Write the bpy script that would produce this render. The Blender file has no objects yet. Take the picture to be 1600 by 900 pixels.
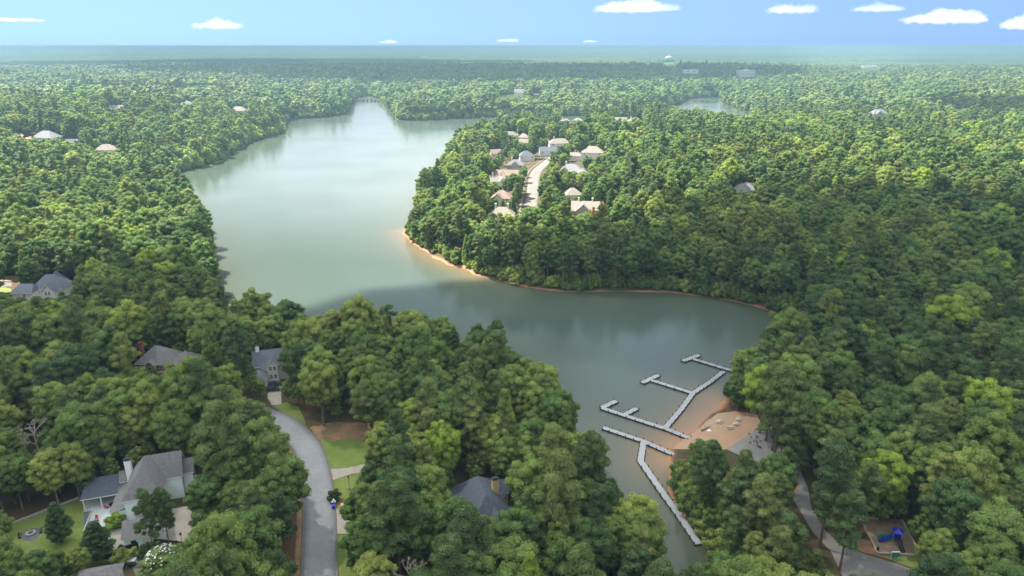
import bpy, math, random
import numpy as np
from mathutils import Vector, Matrix
from mathutils.geometry import delaunay_2d_cdt
R = math.radians
random.seed(7); rng = np.random.default_rng(7)
C = bpy.context.scene.collection
SC = bpy.context.scene

# ------------------------------------------------------------------ camera, sky, sun, exposure
PITCH = R(19.5); FPX = 1067.0; CAMH = 120.0
cd = bpy.data.cameras.new('camera'); cam = bpy.data.objects.new('camera', cd); C.objects.link(cam)
cam.location = (0, 0, CAMH); cam.rotation_euler = (R(90) - PITCH, 0, 0)
cd.sensor_width = 36; cd.lens = 24.0; cd.clip_start = 1; cd.clip_end = 300000
SC.camera = cam
SUN_EL, SUN_AZ = R(56), R(-52)            # azimuth measured clockwise from +Y (negative: to the left)
SUN_DIR = Vector((math.sin(SUN_AZ) * math.cos(SUN_EL), math.cos(SUN_AZ) * math.cos(SUN_EL), math.sin(SUN_EL)))
W = bpy.data.worlds.new('World'); SC.world = W; W.use_nodes = True
nt = W.node_tree; nt.nodes.clear()
def N(nt, t, **k):
    n = nt.nodes.new(t)
    for a, b in k.items(): setattr(n, a, b)
    return n
wo = N(nt, 'ShaderNodeOutputWorld'); bg = N(nt, 'ShaderNodeBackground'); bg.inputs['Strength'].default_value = 0.15
sky = N(nt, 'ShaderNodeTexSky', sky_type='NISHITA', sun_disc=False)
sky.sun_elevation = SUN_EL; sky.sun_rotation = SUN_AZ; sky.altitude = 300; sky.air_density = 1.0; sky.dust_density = 0.0; sky.ozone_density = 3.0
tc = N(nt, 'ShaderNodeTexCoord'); sep = N(nt, 'ShaderNodeSeparateXYZ'); nt.links.new(tc.outputs['Generated'], sep.inputs[0])
up = N(nt, 'ShaderNodeVectorMath', operation='ADD'); up.inputs[1].default_value = (0, 0, 0.55)
nrm = N(nt, 'ShaderNodeVectorMath', operation='NORMALIZE')
nt.links.new(tc.outputs['Generated'], up.inputs[0]); nt.links.new(up.outputs[0], nrm.inputs[0]); nt.links.new(nrm.outputs[0], sky.inputs['Vector'])
# high thin cloud veil, well above the horizon
mp = N(nt, 'ShaderNodeMapping'); mp.inputs['Scale'].default_value = (2.2, 2.2, 9.0); nt.links.new(tc.outputs['Generated'], mp.inputs['Vector'])
nz = N(nt, 'ShaderNodeTexNoise'); nz.inputs['Scale'].default_value = 1.4; nz.inputs['Detail'].default_value = 5; nt.links.new(mp.outputs[0], nz.inputs['Vector'])
cr = N(nt, 'ShaderNodeValToRGB'); cr.color_ramp.elements[0].position = 0.18; cr.color_ramp.elements[1].position = 0.66; nt.links.new(nz.outputs[0], cr.inputs[0])
band = N(nt, 'ShaderNodeValToRGB'); e = band.color_ramp.elements
e[0].position = 0.068; e[0].color = (0, 0, 0, 1); e[1].position = 0.105; e[1].color = (1, 1, 1, 1)
b2 = e.new(0.29); b2.color = (.85, .85, .85, 1); b3 = e.new(0.40); b3.color = (.30, .30, .30, 1)
nt.links.new(sep.outputs['Z'], band.inputs[0])
mul = N(nt, 'ShaderNodeMath', operation='MULTIPLY'); nt.links.new(cr.outputs[0], mul.inputs[0]); nt.links.new(band.outputs[0], mul.inputs[1])
mul2 = N(nt, 'ShaderNodeMath', operation='MULTIPLY'); mul2.inputs[1].default_value = 0.8; nt.links.new(mul.outputs[0], mul2.inputs[0])
b4 = e.new(0.62); b4.color = (1, 1, 1, 1)
tone = N(nt, 'ShaderNodeVectorMath', operation='MULTIPLY'); tone.inputs[1].default_value = (.57, .545, .51); nt.links.new(sky.outputs[0], tone.inputs[0])
mix = N(nt, 'ShaderNodeMixRGB'); mix.inputs[2].default_value = (5.7, 5.75, 5.45, 1)
nt.links.new(mul2.outputs[0], mix.inputs[0]); nt.links.new(tone.outputs[0], mix.inputs[1])
nt.links.new(mix.outputs[0], bg.inputs[0]); nt.links.new(bg.outputs[0], wo.inputs[0])
sd = bpy.data.lights.new('sun', 'SUN'); sd.energy = 5.0; sd.angle = R(0.55); sd.color = (1.0, .95, .86)
sun = bpy.data.objects.new('sun', sd); C.objects.link(sun); sun.rotation_euler = SUN_DIR.to_track_quat('Z', 'Y').to_euler()
vs = SC.view_settings; vs.view_transform = 'Standard'; vs.look = 'None'; vs.gamma = 1; vs.use_curve_mapping = False; vs.exposure = 1.95
cy = SC.cycles; cy.use_denoising = True; cy.max_bounces = 5; cy.diffuse_bounces = 3; cy.glossy_bounces = 2; cy.transmission_bounces = 2
cy.transparent_max_bounces = 6; cy.volume_bounces = 0; cy.use_adaptive_sampling = True; cy.adaptive_threshold = 0.02
cy.caustics_reflective = False; cy.caustics_refractive = False; cy.sample_clamp_indirect = 4

# ------------------------------------------------------------------ photo pixel <-> ground
cP, sP = math.cos(PITCH), math.sin(PITCH)
def at(px, py, z=0.0):
    dx = (px - 800) / FPX; dy = (450 - py) / FPX
    t = (z - CAMH) / (-sP + dy * cP)
    return dx * t, (cP + dy * sP) * t
def proj(x, y, z):
    z = z - CAMH; d = y * cP - z * sP; u = y * sP + z * cP
    return 800 + FPX * x / d, 450 - FPX * u / d, d

LAKE_PX = [(556,153),(575,147.5),(598,157),(612,170),(622,187),(660,188.5),(720,185),(765,182.5),(850,183),(950,178),(1045,167),(1078,153),
 (1125,151),(1138,163),(1168,173),(1212,184),(1215,196),(1130,200),(1045,195),(950,193),(860,200),(780,210),(735,226),(712,244),(690,270),
 (668,297),(655,325),(645,348),(630,362),(636,372),(650,385),(672,400),(700,413),(725,420),(745,430),(790,442),(840,452),(900,456),(980,457),
 (1050,456),(1095,461),(1140,468),(1180,478),(1222,492),(1248,512),(1250,538),(1213,568),(1168,592),(1142,612),(1130,632),(1122,646),(1098,663),(1087,675),
 (1074,682),(1062,692),(1048,704),(1050,720),(1051,743),(1046,767),(1050,781),(1072,803),(1093,838),(1102,862),(1108,905),(1112,960),(1080,1000),
 (1060,985),(1040,930),(1020,890),(990,850),(962,825),(925,800),(903,765),(893,725),(878,685),(850,645),(810,613),(760,592),(700,572),(650,558),
 (600,550),(540,550),(480,547),(430,542),(392,540),(355,525),(340,495),(339,450),(334,400),(322,365),(305,335),(285,308),(268,287),(273,270),
 (285,266),(330,258),(352,248),(362,238),(400,218),(440,208),(444,200),(446,188),(470,185),(505,184),(536,178),(547,166),(552,156)]
LAKE = np.array([at(*p) for p in LAKE_PX])
def inside(P, poly):
    x, y = P[:, 0], P[:, 1]; c = np.zeros(len(P), bool); n = len(poly)
    for i in range(n):
        x1, y1 = poly[i]; x2, y2 = poly[(i + 1) % n]
        if y1 == y2: continue
        m = (y1 > y) != (y2 > y)
        c ^= m & (x < (x2 - x1) * (y - y1) / (y2 - y1) + x1)
    return c
def edge_dist(P, poly, closed=True):
    d = np.full(len(P), 1e18); n = len(poly)
    for i in range(n if closed else n - 1):
        a = np.array(poly[i]); b = np.array(poly[(i + 1) % n]); ab = b - a; L = ab @ ab
        if L == 0: continue
        t = np.clip(((P - a) @ ab) / L, 0, 1)
        q = P - a - t[:, None] * ab
        d = np.minimum(d, q[:, 0] ** 2 + q[:, 1] ** 2)
    return np.sqrt(d)
def vhash(i, j, s):
    h = (i * 374761393 + j * 668265263 + s * 2147483647) & 0xffffffff
    h = ((h ^ (h >> 13)) * 1274126177) & 0xffffffff
    return ((h ^ (h >> 16)) & 0xffff) / 65535.0
def vnoise(x, y, s=0):
    i = np.floor(x).astype(np.int64); j = np.floor(y).astype(np.int64); f = x - i; g = y - j
    f = f * f * (3 - 2 * f); g = g * g * (3 - 2 * g)
    return (vhash(i, j, s) * (1 - f) + vhash(i + 1, j, s) * f) * (1 - g) + (vhash(i, j + 1, s) * (1 - f) + vhash(i + 1, j + 1, s) * f) * g
def sstep(a, b, v):
    t = np.clip((v - a) / (b - a), 0, 1); return t * t * (3 - 2 * t)
def lake_sd(P):
    d = edge_dist(P, LAKE); d = np.where(inside(P, LAKE), -d, d); x, y = P[:, 0], P[:, 1]; k = 1 + sstep(500, 1500, np.hypot(x, y)) * 2
    return d + np.exp(-np.abs(d) / 15) * k * ((vnoise(x / 7, y / 7, 41) - .5) * 2.2 + (vnoise(x / 23, y / 23, 42) - .5) * 3.5)
def ground(P, sd_=None):
    P = np.atleast_2d(np.asarray(P, float)); d = lake_sd(P) if sd_ is None else sd_
    x, y = P[:, 0], P[:, 1]; r = np.hypot(x, y)
    rough = 1.3 * (vnoise(x / 14, y / 14, 9) - .5) * sstep(2, 12, d) * 0
    land = 8.0 * (1 - np.exp(-np.maximum(d, 0) / 45)) + 0.12 * np.minimum(np.maximum(d, 0), 4) + rough
    hills = vnoise(x / 420 + 3.3, y / 420, 1) * 9 + vnoise(x / 950, y / 950 + 5, 2) * 9
    hills *= sstep(30, 450, d) * sstep(180, 700, r) * (1 - .55 * sstep(2000, 4000, r))
    far = vnoise(x / 900 + 7, y / 600, 3) ** 1.5 * 12 * sstep(1500, 2800, r)
    left = 14 * np.exp(-((x + 560) / 330) ** 2 - ((y - 1000) / 420) ** 2)
    h = land + hills + far + left * sstep(10, 200, d)
    return np.where(d < 0, np.maximum(d * 0.35, -4), h)
def G1(x, y): return float(ground([[x, y]])[0])
def atG(px, py, dz=0.0):
    z = 6.0
    for _ in range(14):
        x, y = at(px, py, z + dz); z = 0.5 * z + 0.5 * G1(x, y)
    x, y = at(px, py, z + dz)
    return x, y, G1(x, y)

# ------------------------------------------------------------------ helpers
def tag(o, label=None, cat=None, group=None, kind=None):
    if label: o['label'] = label
    if cat: o['category'] = cat
    if group: o['group'] = group
    if kind: o['kind'] = kind
    return o
def empty(name, loc, rz=0, label=None, cat=None, group=None):
    o = bpy.data.objects.new(name, None); C.objects.link(o); o.location = loc; o.rotation_euler = (0, 0, rz); o.empty_display_size = .5
    return tag(o, label, cat, group)
def np_mesh(name, V, loops, counts, mats, mi=None, attrs=None, smooth=False):
    me = bpy.data.meshes.new(name); V = np.asarray(V, np.float32); loops = np.asarray(loops, np.int32).ravel(); counts = np.asarray(counts, np.int32)
    me.vertices.add(len(V)); me.vertices.foreach_set('co', V.ravel())
    me.loops.add(len(loops)); me.loops.foreach_set('vertex_index', loops)
    me.polygons.add(len(counts)); st = np.concatenate([[0], np.cumsum(counts)[:-1]]).astype(np.int32)
    me.polygons.foreach_set('loop_start', st); me.polygons.foreach_set('loop_total', counts)
    if mi is not None: me.polygons.foreach_set('material_index', np.asarray(mi, np.int32))
    for m in mats: me.materials.append(m)
    me.update(calc_edges=True)
    if smooth: me.polygons.foreach_set('use_smooth', np.ones(len(counts), bool))
    for k, v in (attrs or {}).items():
        a = me.attributes.new(k, 'FLOAT', 'POINT'); a.data.foreach_set('value', np.asarray(v, np.float32))
    me.validate(); return me
def link(name, me, parent=None, loc=(0, 0, 0), rz=0):
    o = bpy.data.objects.new(name, me); C.objects.link(o); o.location = loc; o.rotation_euler = (0, 0, rz); o.parent = parent; return o
class MB:
    def __init__(s): s.v = []; s.f = []; s.m = []
    def add(s, vs_, fs, m=0):
        k = len(s.v); s.v += [tuple(p) for p in vs_]; s.f += [tuple(i + k for i in f) for f in fs]; s.m += [m] * len(fs); return s
    def box(s, x0, x1, y0, y1, z0, z1, m=0):
        return s.add([(x0,y0,z0),(x1,y0,z0),(x1,y1,z0),(x0,y1,z0),(x0,y0,z1),(x1,y0,z1),(x1,y1,z1),(x0,y1,z1)],
            [(0,3,2,1),(4,5,6,7),(0,1,5,4),(1,2,6,5),(2,3,7,6),(3,0,4,7)], m)
    def bar(s, a, b, w, h, m=0):      # box section from a to b
        a = Vector(a); b = Vector(b); d = (b - a).normalized(); u = Vector((0, 0, 1)) if abs(d.z) < .9 else Vector((0, 1, 0))
        r = d.cross(u).normalized() * w / 2; t = r.cross(d).normalized() * h / 2
        vs_ = [p + i * r + j * t for p in (a, b) for i, j in ((-1,-1),(1,-1),(1,1),(-1,1))]
        return s.add(vs_, [(0,1,2,3),(7,6,5,4),(0,4,5,1),(1,5,6,2),(2,6,7,3),(3,7,4,0)], m)
    def tube(s, a, b, r0, r1=None, n=8, m=0):
        r1 = r0 if r1 is None else r1; a = Vector(a); b = Vector(b); d = (b - a).normalized(); u = Vector((0, 0, 1)) if abs(d.z) < .9 else Vector((0, 1, 0))
        x = d.cross(u).normalized(); y = d.cross(x)
        vs_ = [p + r * (math.cos(2*math.pi*i/n) * x + math.sin(2*math.pi*i/n) * y) for p, r in ((a, r0), (b, r1)) for i in range(n)]
        return s.add(vs_, [(i, (i+1) % n, n + (i+1) % n, n + i) for i in range(n)] + [tuple(range(n))[::-1], tuple(range(n, 2*n))], m)
    def lathe(s, prof, n=16, m=0, cx=0, cy_=0):
        vs_ = [(cx + r*math.cos(2*math.pi*i/n), cy_ + r*math.sin(2*math.pi*i/n), z) for r, z in prof for i in range(n)]
        fs = [(k*n+i, k*n+(i+1) % n, (k+1)*n+(i+1) % n, (k+1)*n+i) for k in range(len(prof)-1) for i in range(n)]
        return s.add(vs_, fs + [tuple(range(n))[::-1], tuple((len(prof)-1)*n + i for i in range(n))], m)
    def prism(s, poly, z0, z1, m=0):
        n = len(poly)
        return s.add([(x, y, z0) for x, y in poly] + [(x, y, z1) for x, y in poly],
            [tuple(range(n))[::-1], tuple(range(n, 2*n))] + [(i, (i+1) % n, n + (i+1) % n, n + i) for i in range(n)], m)
    def build(s, name, mats, parent=None, loc=(0,0,0), rz=0, smooth=False):
        if not isinstance(mats, (list, tuple)): mats = [mats]
        me = bpy.data.meshes.new(name); me.from_pydata(s.v, [], s.f); 
        for m in mats: me.materials.append(m)
        me.polygons.foreach_set('material_index', s.m)
        if smooth: me.polygons.foreach_set('use_smooth', [True] * len(s.f))
        me.update(); return link(name, me, parent, loc, rz)

# ------------------------------------------------------------------ materials
def mat(name, col, rough=.8, noise=None, amt=.25, metal=0, bump=0, bscale=None, spec=.4):
    m = bpy.data.materials.new(name); m.use_nodes = True; t = m.node_tree; b = t.nodes['Principled BSDF']
    b.inputs['Roughness'].default_value = rough; b.inputs['Metallic'].default_value = metal; b.inputs['Specular IOR Level'].default_value = spec
    b.inputs['Base Color'].default_value = (*col, 1)
    if noise:
        g = N(t, 'ShaderNodeNewGeometry'); n1 = N(t, 'ShaderNodeTexNoise'); n1.inputs['Scale'].default_value = noise; n1.inputs['Detail'].default_value = 6
        t.links.new(g.outputs['Position'], n1.inputs['Vector'])
        r = N(t, 'ShaderNodeValToRGB'); r.color_ramp.elements[0].position = .3; r.color_ramp.elements[1].position = .7
        r.color_ramp.elements[0].color = (*[c * (1 - amt) for c in col], 1); r.color_ramp.elements[1].color = (*[min(1, c * (1 + amt)) for c in col], 1)
        t.links.new(n1.outputs[0], r.inputs[0]); t.links.new(r.outputs[0], b.inputs['Base Color'])
        if bump:
            bp = N(t, 'ShaderNodeBump'); bp.inputs['Strength'].default_value = bump; t.links.new(n1.outputs[0], bp.inputs['Height']); t.links.new(bp.outputs[0], b.inputs['Normal'])
    return m
def two_tone(name, c1, c2, scale, lo=.42, hi=.58, rough=.9, fine=3.0, fineamt=.25, extra=None):
    m = bpy.data.materials.new(name); m.use_nodes = True; t = m.node_tree; b = t.nodes['Principled BSDF']; b.inputs['Roughness'].default_value = rough
    b.inputs['Specular IOR Level'].default_value = .2
    g = N(t, 'ShaderNodeNewGeometry')
    n1 = N(t, 'ShaderNodeTexNoise'); n1.inputs['Scale'].default_value = scale; n1.inputs['Detail'].default_value = 5; t.links.new(g.outputs['Position'], n1.inputs['Vector'])
    r = N(t, 'ShaderNodeValToRGB'); r.color_ramp.elements[0].position = lo; r.color_ramp.elements[1].position = hi
    r.color_ramp.elements[0].color = (*c1, 1); r.color_ramp.elements[1].color = (*c2, 1); t.links.new(n1.outputs[0], r.inputs[0])
    n2 = N(t, 'ShaderNodeTexNoise'); n2.inputs['Scale'].default_value = fine; n2.inputs['Detail'].default_value = 4; t.links.new(g.outputs['Position'], n2.inputs['Vector'])
    mr = N(t, 'ShaderNodeMapRange'); mr.inputs[1].default_value = .3; mr.inputs[2].default_value = .7; mr.inputs[3].default_value = 1 - fineamt; mr.inputs[4].default_value = 1 + fineamt
    t.links.new(n2.outputs[0], mr.inputs[0])
    mm = N(t, 'ShaderNodeVectorMath', operation='SCALE'); t.links.new(r.outputs[0], mm.inputs[0]); t.links.new(mr.outputs[0], mm.inputs['Scale'])
    last = mm.outputs[0]
    if extra: last = extra(t, g, last)
    t.links.new(last, b.inputs['Base Color']); return m
def clay_shore(t, g, last):      # bare red clay where the ground lies just above the water
    s = N(t, 'ShaderNodeSeparateXYZ'); t.links.new(g.outputs['Position'], s.inputs[0])
    n = N(t, 'ShaderNodeTexNoise'); n.inputs['Scale'].default_value = .05; n.inputs['Detail'].default_value = 4; t.links.new(g.outputs['Position'], n.inputs['Vector'])
    a = N(t, 'ShaderNodeMath', operation='MULTIPLY_ADD'); a.inputs[1].default_value = 2.4; a.inputs[2].default_value = -0.92; t.links.new(n.outputs[0], a.inputs[0])
    l = N(t, 'ShaderNodeMath', operation='SUBTRACT'); t.links.new(a.outputs[0], l.inputs[0]); t.links.new(s.outputs['Z'], l.inputs[1])
    c = N(t, 'ShaderNodeMapRange'); c.inputs[1].default_value = -.25; c.inputs[2].default_value = .25; t.links.new(l.outputs[0], c.inputs[0])
    mx = N(t, 'ShaderNodeMixRGB'); mx.inputs[2].default_value = (.33, .165, .08, 1); t.links.new(c.outputs[0], mx.inputs[0]); t.links.new(last, mx.inputs[1])
    return mx.outputs[0]
def far_green(t, g, last):       # woodland too far off to show single trees
    last = clay_shore(t, g, last)
    n = N(t, 'ShaderNodeTexNoise'); n.inputs['Scale'].default_value = .004; n.inputs['Detail'].default_value = 8; t.links.new(g.outputs['Position'], n.inputs['Vector'])
    r = N(t, 'ShaderNodeValToRGB'); r.color_ramp.elements[0].position = .35; r.color_ramp.elements[1].position = .68
    r.color_ramp.elements[0].color = (.05, .09, .03, 1); r.color_ramp.elements[1].color = (.13, .19, .06, 1); t.links.new(n.outputs[0], r.inputs[0])
    ln = N(t, 'ShaderNodeVectorMath', operation='LENGTH'); t.links.new(g.outputs['Position'], ln.inputs[0])
    c = N(t, 'ShaderNodeMapRange'); c.inputs[1].default_value = 900; c.inputs[2].default_value = 1300; t.links.new(ln.outputs['Value'], c.inputs[0])
    mx = N(t, 'ShaderNodeMixRGB'); t.links.new(c.outputs[0], mx.inputs[0]); t.links.new(last, mx.inputs[1]); t.links.new(r.outputs[0], mx.inputs[2])
    return mx.outputs[0]
M = {}
M['floor'] = two_tone('forest_floor', (.10, .055, .03), (.055, .055, .022), .08, extra=far_green)
M['asphalt'] = two_tone('asphalt', (.235, .24, .252), (.285, .29, .30), .12, .3, .7, fine=1.2, fineamt=.08)
M['oldasphalt'] = two_tone('worn_asphalt', (.17, .165, .16), (.25, .235, .215), .12, .35, .65, fine=1.5, fineamt=.1)
M['concrete'] = two_tone('concrete', (.29, .265, .225), (.38, .345, .29), .3, .3, .7, fine=2.5, fineamt=.08)
M['paleconcrete'] = two_tone('pale_concrete', (.15, .14, .125), (.185, .17, .15), .1, .3, .7, fine=1.0, fineamt=.06)
M['lawn'] = two_tone('lawn_grass', (.10, .155, .03), (.19, .235, .06), .10, .3, .72, fine=2.2, fineamt=.16)
M['soil'] = two_tone('red_soil', (.30, .17, .09), (.20, .14, .075), .25, fine=1.5, fineamt=.2)
M['sand'] = two_tone('beach_sand', (.34, .20, .125), (.31, .235, .155), .09, .3, .7, fine=1.2, fineamt=.1)
M['mulch'] = two_tone('playground_mulch', (.23, .165, .11), (.29, .21, .14), .3, fine=4, fineamt=.15)
M['white'] = mat('white_paint', (.78, .78, .76), .6, 1.5, .05)
M['timber'] = mat('weathered_timber', (.45, .40, .32), .9, 2, .2)
M['deck'] = mat('dock_decking', (.27, .283, .305), .8, 3, .12)
M['pile'] = mat('dock_piling', (.045, .035, .03), .9, 3, .2)
M['float'] = mat('dock_float', (.03, .03, .032), .7)
M['black'] = mat('black_metal', (.02, .02, .022), .5)
M['glass'] = mat('window_glass', (.025, .03, .04), .08, spec=.8)
M['brick'] = mat('red_brick', (.20, .05, .035), .9, 6, .25)
M['aqua'] = mat('pale_aqua_siding', (.74, .84, .83), .7, .5, .04)
M['cream'] = mat('cream_siding', (.68, .60, .44), .8, .5, .05)
M['yellow'] = mat('yellow_siding', (.58, .43, .21), .8, .5, .06)
M['stone'] = mat('grey_stone', (.33, .30, .27), .9, 3, .3)
M['offwhite'] = mat('offwhite_siding', (.66, .64, .60), .8, .5, .05)
M['r_grey'] = mat('grey_shingles', (.135, .13, .135), .9, 1.6, .22)
M['r_brown'] = mat('brown_grey_shingles', (.16, .155, .158), .9, 1.6, .2)
M['r_blue'] = mat('blue_grey_shingles', (.07, .083, .11), .9, 1.6, .22)
M['r_slate'] = mat('slate_shingles', (.10, .115, .14), .9, 1.6, .2)
M['r_tan'] = mat('tan_shingles', (.25, .22, .185), .9, 1.2, .2)
M['r_terra'] = mat('terracotta_shingles', (.24, .17, .135), .9, 1.2, .2)
M['r_pale'] = mat('pale_grey_shingles', (.20, .20, .21), .9, 1.2, .2)
M['blueplastic'] = mat('blue_plastic', (.01, .03, .42), .4)
M['greenplastic'] = mat('green_plastic', (.01, .26, .17), .5)
M['red'] = mat('red_fabric', (.5, .02, .03), .8)
M['bark'] = mat('grey_bark', (.16, .13, .10), .95, 2.5, .3)
M['pinebark'] = mat('pine_bark', (.17, .10, .065), .95, 2.5, .3)
M['deadwood'] = mat('bleached_deadwood', (.27, .235, .19), .9, 2, .2)
M['tyre'] = mat('tyre_rubber', (.02, .02, .02), .9)
M['carwhite'] = mat('white_car_paint', (.75, .75, .76), .25, spec=.6)
M['cardark'] = mat('dark_car_paint', (.012, .02, .03), .2, spec=.7)
M['carsilver'] = mat('silver_car_paint', (.5, .52, .55), .25, metal=.4)
M['tower'] = mat('pale_tank_paint', (.62, .70, .72), .5)
M['towerblue'] = mat('aqua_tank_paint', (.25, .48, .52), .5)

def leaf_mat(name, ramp, trans=.40):
    m = bpy.data.materials.new(name); m.use_nodes = True; t = m.node_tree; b = t.nodes['Principled BSDF']; out = t.nodes['Material Output']
    b.inputs['Roughness'].default_value = .55; b.inputs['Specular IOR Level'].default_value = .25
    a = N(t, 'ShaderNodeAttribute', attribute_type='INSTANCER', attribute_name='tint')
    r = N(t, 'ShaderNodeValToRGB'); r.color_ramp.interpolation = 'LINEAR'; e = r.color_ramp.elements
    for i, (p, c) in enumerate(ramp):
        el = e[i] if i < 2 else e.new(p); el.position = p; el.color = (*c, 1)
    t.links.new(a.outputs['Fac'], r.inputs[0])
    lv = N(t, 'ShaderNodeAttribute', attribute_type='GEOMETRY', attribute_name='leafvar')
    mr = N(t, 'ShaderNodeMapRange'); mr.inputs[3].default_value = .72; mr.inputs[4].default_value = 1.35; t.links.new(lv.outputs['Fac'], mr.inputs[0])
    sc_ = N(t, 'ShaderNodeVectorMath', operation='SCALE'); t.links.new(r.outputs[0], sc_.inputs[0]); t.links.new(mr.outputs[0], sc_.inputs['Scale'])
    t.links.new(sc_.outputs[0], b.inputs['Base Color'])
    tr = N(t, 'ShaderNodeBsdfTranslucent'); ms = N(t, 'ShaderNodeMixShader'); ms.inputs[0].default_value = trans
    yl = N(t, 'ShaderNodeVectorMath', operation='MULTIPLY'); yl.inputs[1].default_value = (1.5, 1.55, .8); t.links.new(sc_.outputs[0], yl.inputs[0]); t.links.new(yl.outputs[0], tr.inputs[0])
    t.links.new(b.outputs[0], ms.inputs[1]); t.links.new(tr.outputs[0], ms.inputs[2]); t.links.new(ms.outputs[0], out.inputs[0]); return m
M['leaf'] = leaf_mat('broad_leaves', [(0.0, (.060, .108, .038)), (.30, (.116, .188, .050)), (.55, (.196, .258, .064)), (.75, (.268, .300, .076)), (.88, (.23, .33, .045)), (1.0, (.26, .22, .10))])
M['needle'] = leaf_mat('pine_needles', [(0.0, (.062, .105, .042)), (.30, (.106, .164, .052)), (.55, (.166, .208, .062)), (.75, (.210, .234, .070)), (.88, (.21, .24, .06)), (1.0, (.45, .20, .08))], .24)

# ------------------------------------------------------------------ terrain, water
def polar(thetas, rs, zfun):
    T, RR = np.meshgrid(thetas, rs); X = (RR * np.sin(T)).ravel(); Y = (RR * np.cos(T)).ravel(); P = np.stack([X, Y], 1)
    Z, at_ = zfun(P); V = np.stack([X, Y, Z], 1); n, m = len(rs), len(thetas)
    I = np.arange(n * m).reshape(n, m); q = np.stack([I[:-1, :-1], I[:-1, 1:], I[1:, 1:], I[1:, :-1]], -1).reshape(-1, 4)
    return V, q[:, ::-1], at_
th = np.concatenate([np.linspace(-180, -62, 40)[:-1], np.linspace(-62, 62, 700), np.linspace(62, 180, 40)[1:]]) * math.pi / 180
rs = [1.0, 20, 40]; r_ = 60.0
while r_ < 90000: rs.append(r_); r_ *= 1.0055 if r_ < 700 else (1.0075 if r_ < 2600 else 1.03)
V, Q, _ = polar(th, np.array(rs), lambda P: (ground(P), None))
tag(link('ground', np_mesh('ground', V, Q, np.full(len(Q), 4), [M['floor']], smooth=True)), kind='structure')

BEACH = [(1121,646),(1150,643),(1185,648),(1190,665),(1178,674),(1160,686),(1138,702),(1110,705),(1080,702),(1050,702),(1074,682),(1087,675),(1098,664)]
BEACH_LINE = np.array([at(*p) for p in [(1130,634),(1122,646),(1098,663),(1087,675),(1074,682),(1062,692),(1048,704),(1050,720),(1051,743),(1046,767),(1050,781)]])
PEN_LINE = np.array([at(*p) for p in [(630,362),(636,372),(650,385),(672,400),(700,413),(725,420),(745,430)]])
def wz(P):
    sh = 0.85 * np.exp(-(edge_dist(P, BEACH_LINE[:8], False) / 9) ** 1.2) + .35 * np.exp(-(edge_dist(P, PEN_LINE, False) / 9) ** 1.3)
    mud = np.exp(-(np.maximum(-lake_sd(P), 0) / 14)) * .5
    return np.zeros(len(P)), dict(shallow=np.clip(sh, 0, 1), mud=mud)
rw = [70.0]
while rw[-1] < 2600: rw.append(rw[-1] * 1.012)
V, Q, A = polar(np.radians(np.linspace(-44, 40, 330)), np.array(rw), wz)
wm = bpy.data.materials.new('lake_water'); wm.use_nodes = True; t = wm.node_tree; b = t.nodes['Principled BSDF']
b.inputs['IOR'].default_value = 1.33; b.inputs['Roughness'].default_value = .13; b.inputs['Specular IOR Level'].default_value = .5
a1 = N(t, 'ShaderNodeAttribute', attribute_name='shallow'); a2 = N(t, 'ShaderNodeAttribute', attribute_name='mud')
m1 = N(t, 'ShaderNodeMixRGB'); m1.inputs[1].default_value = (.060, .083, .068, 1); m1.inputs[2].default_value = (.072, .070, .030, 1); t.links.new(a2.outputs['Fac'], m1.inputs[0])
m2 = N(t, 'ShaderNodeMixRGB'); m2.inputs[2].default_value = (.30, .165, .085, 1); t.links.new(a1.outputs['Fac'], m2.inputs[0]); t.links.new(m1.outputs[0], m2.inputs[1]); t.links.new(m2.outputs[0], b.inputs['Base Color'])
g = N(t, 'ShaderNodeNewGeometry'); n1 = N(t, 'ShaderNodeTexNoise'); n1.inputs['Scale'].default_value = 1.1; n1.inputs['Detail'].default_value = 3; t.links.new(g.outputs['Position'], n1.inputs['Vector'])
bp = N(t, 'ShaderNodeBump'); bp.inputs['Strength'].default_value = .5; bp.inputs['Distance'].default_value = .08; t.links.new(n1.outputs[0], bp.inputs['Height'])
t.links.new(bp.outputs[0], b.inputs['Normal'])
n3 = N(t, 'ShaderNodeTexNoise'); n3.inputs['Scale'].default_value = .012; n3.inputs['Detail'].default_value = 3; t.links.new(g.outputs['Position'], n3.inputs['Vector'])
mr3 = N(t, 'ShaderNodeMapRange'); mr3.inputs[1].default_value = .35; mr3.inputs[2].default_value = .65; mr3.inputs[3].default_value = .10; mr3.inputs[4].default_value = .18
t.links.new(n3.outputs[0], mr3.inputs[0]); t.links.new(mr3.outputs[0], b.inputs['Roughness'])
tag(link('lake_water', np_mesh('lake_water', V, Q, np.full(len(Q), 4), [wm], attrs=A, smooth=True)), kind='structure')

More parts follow.
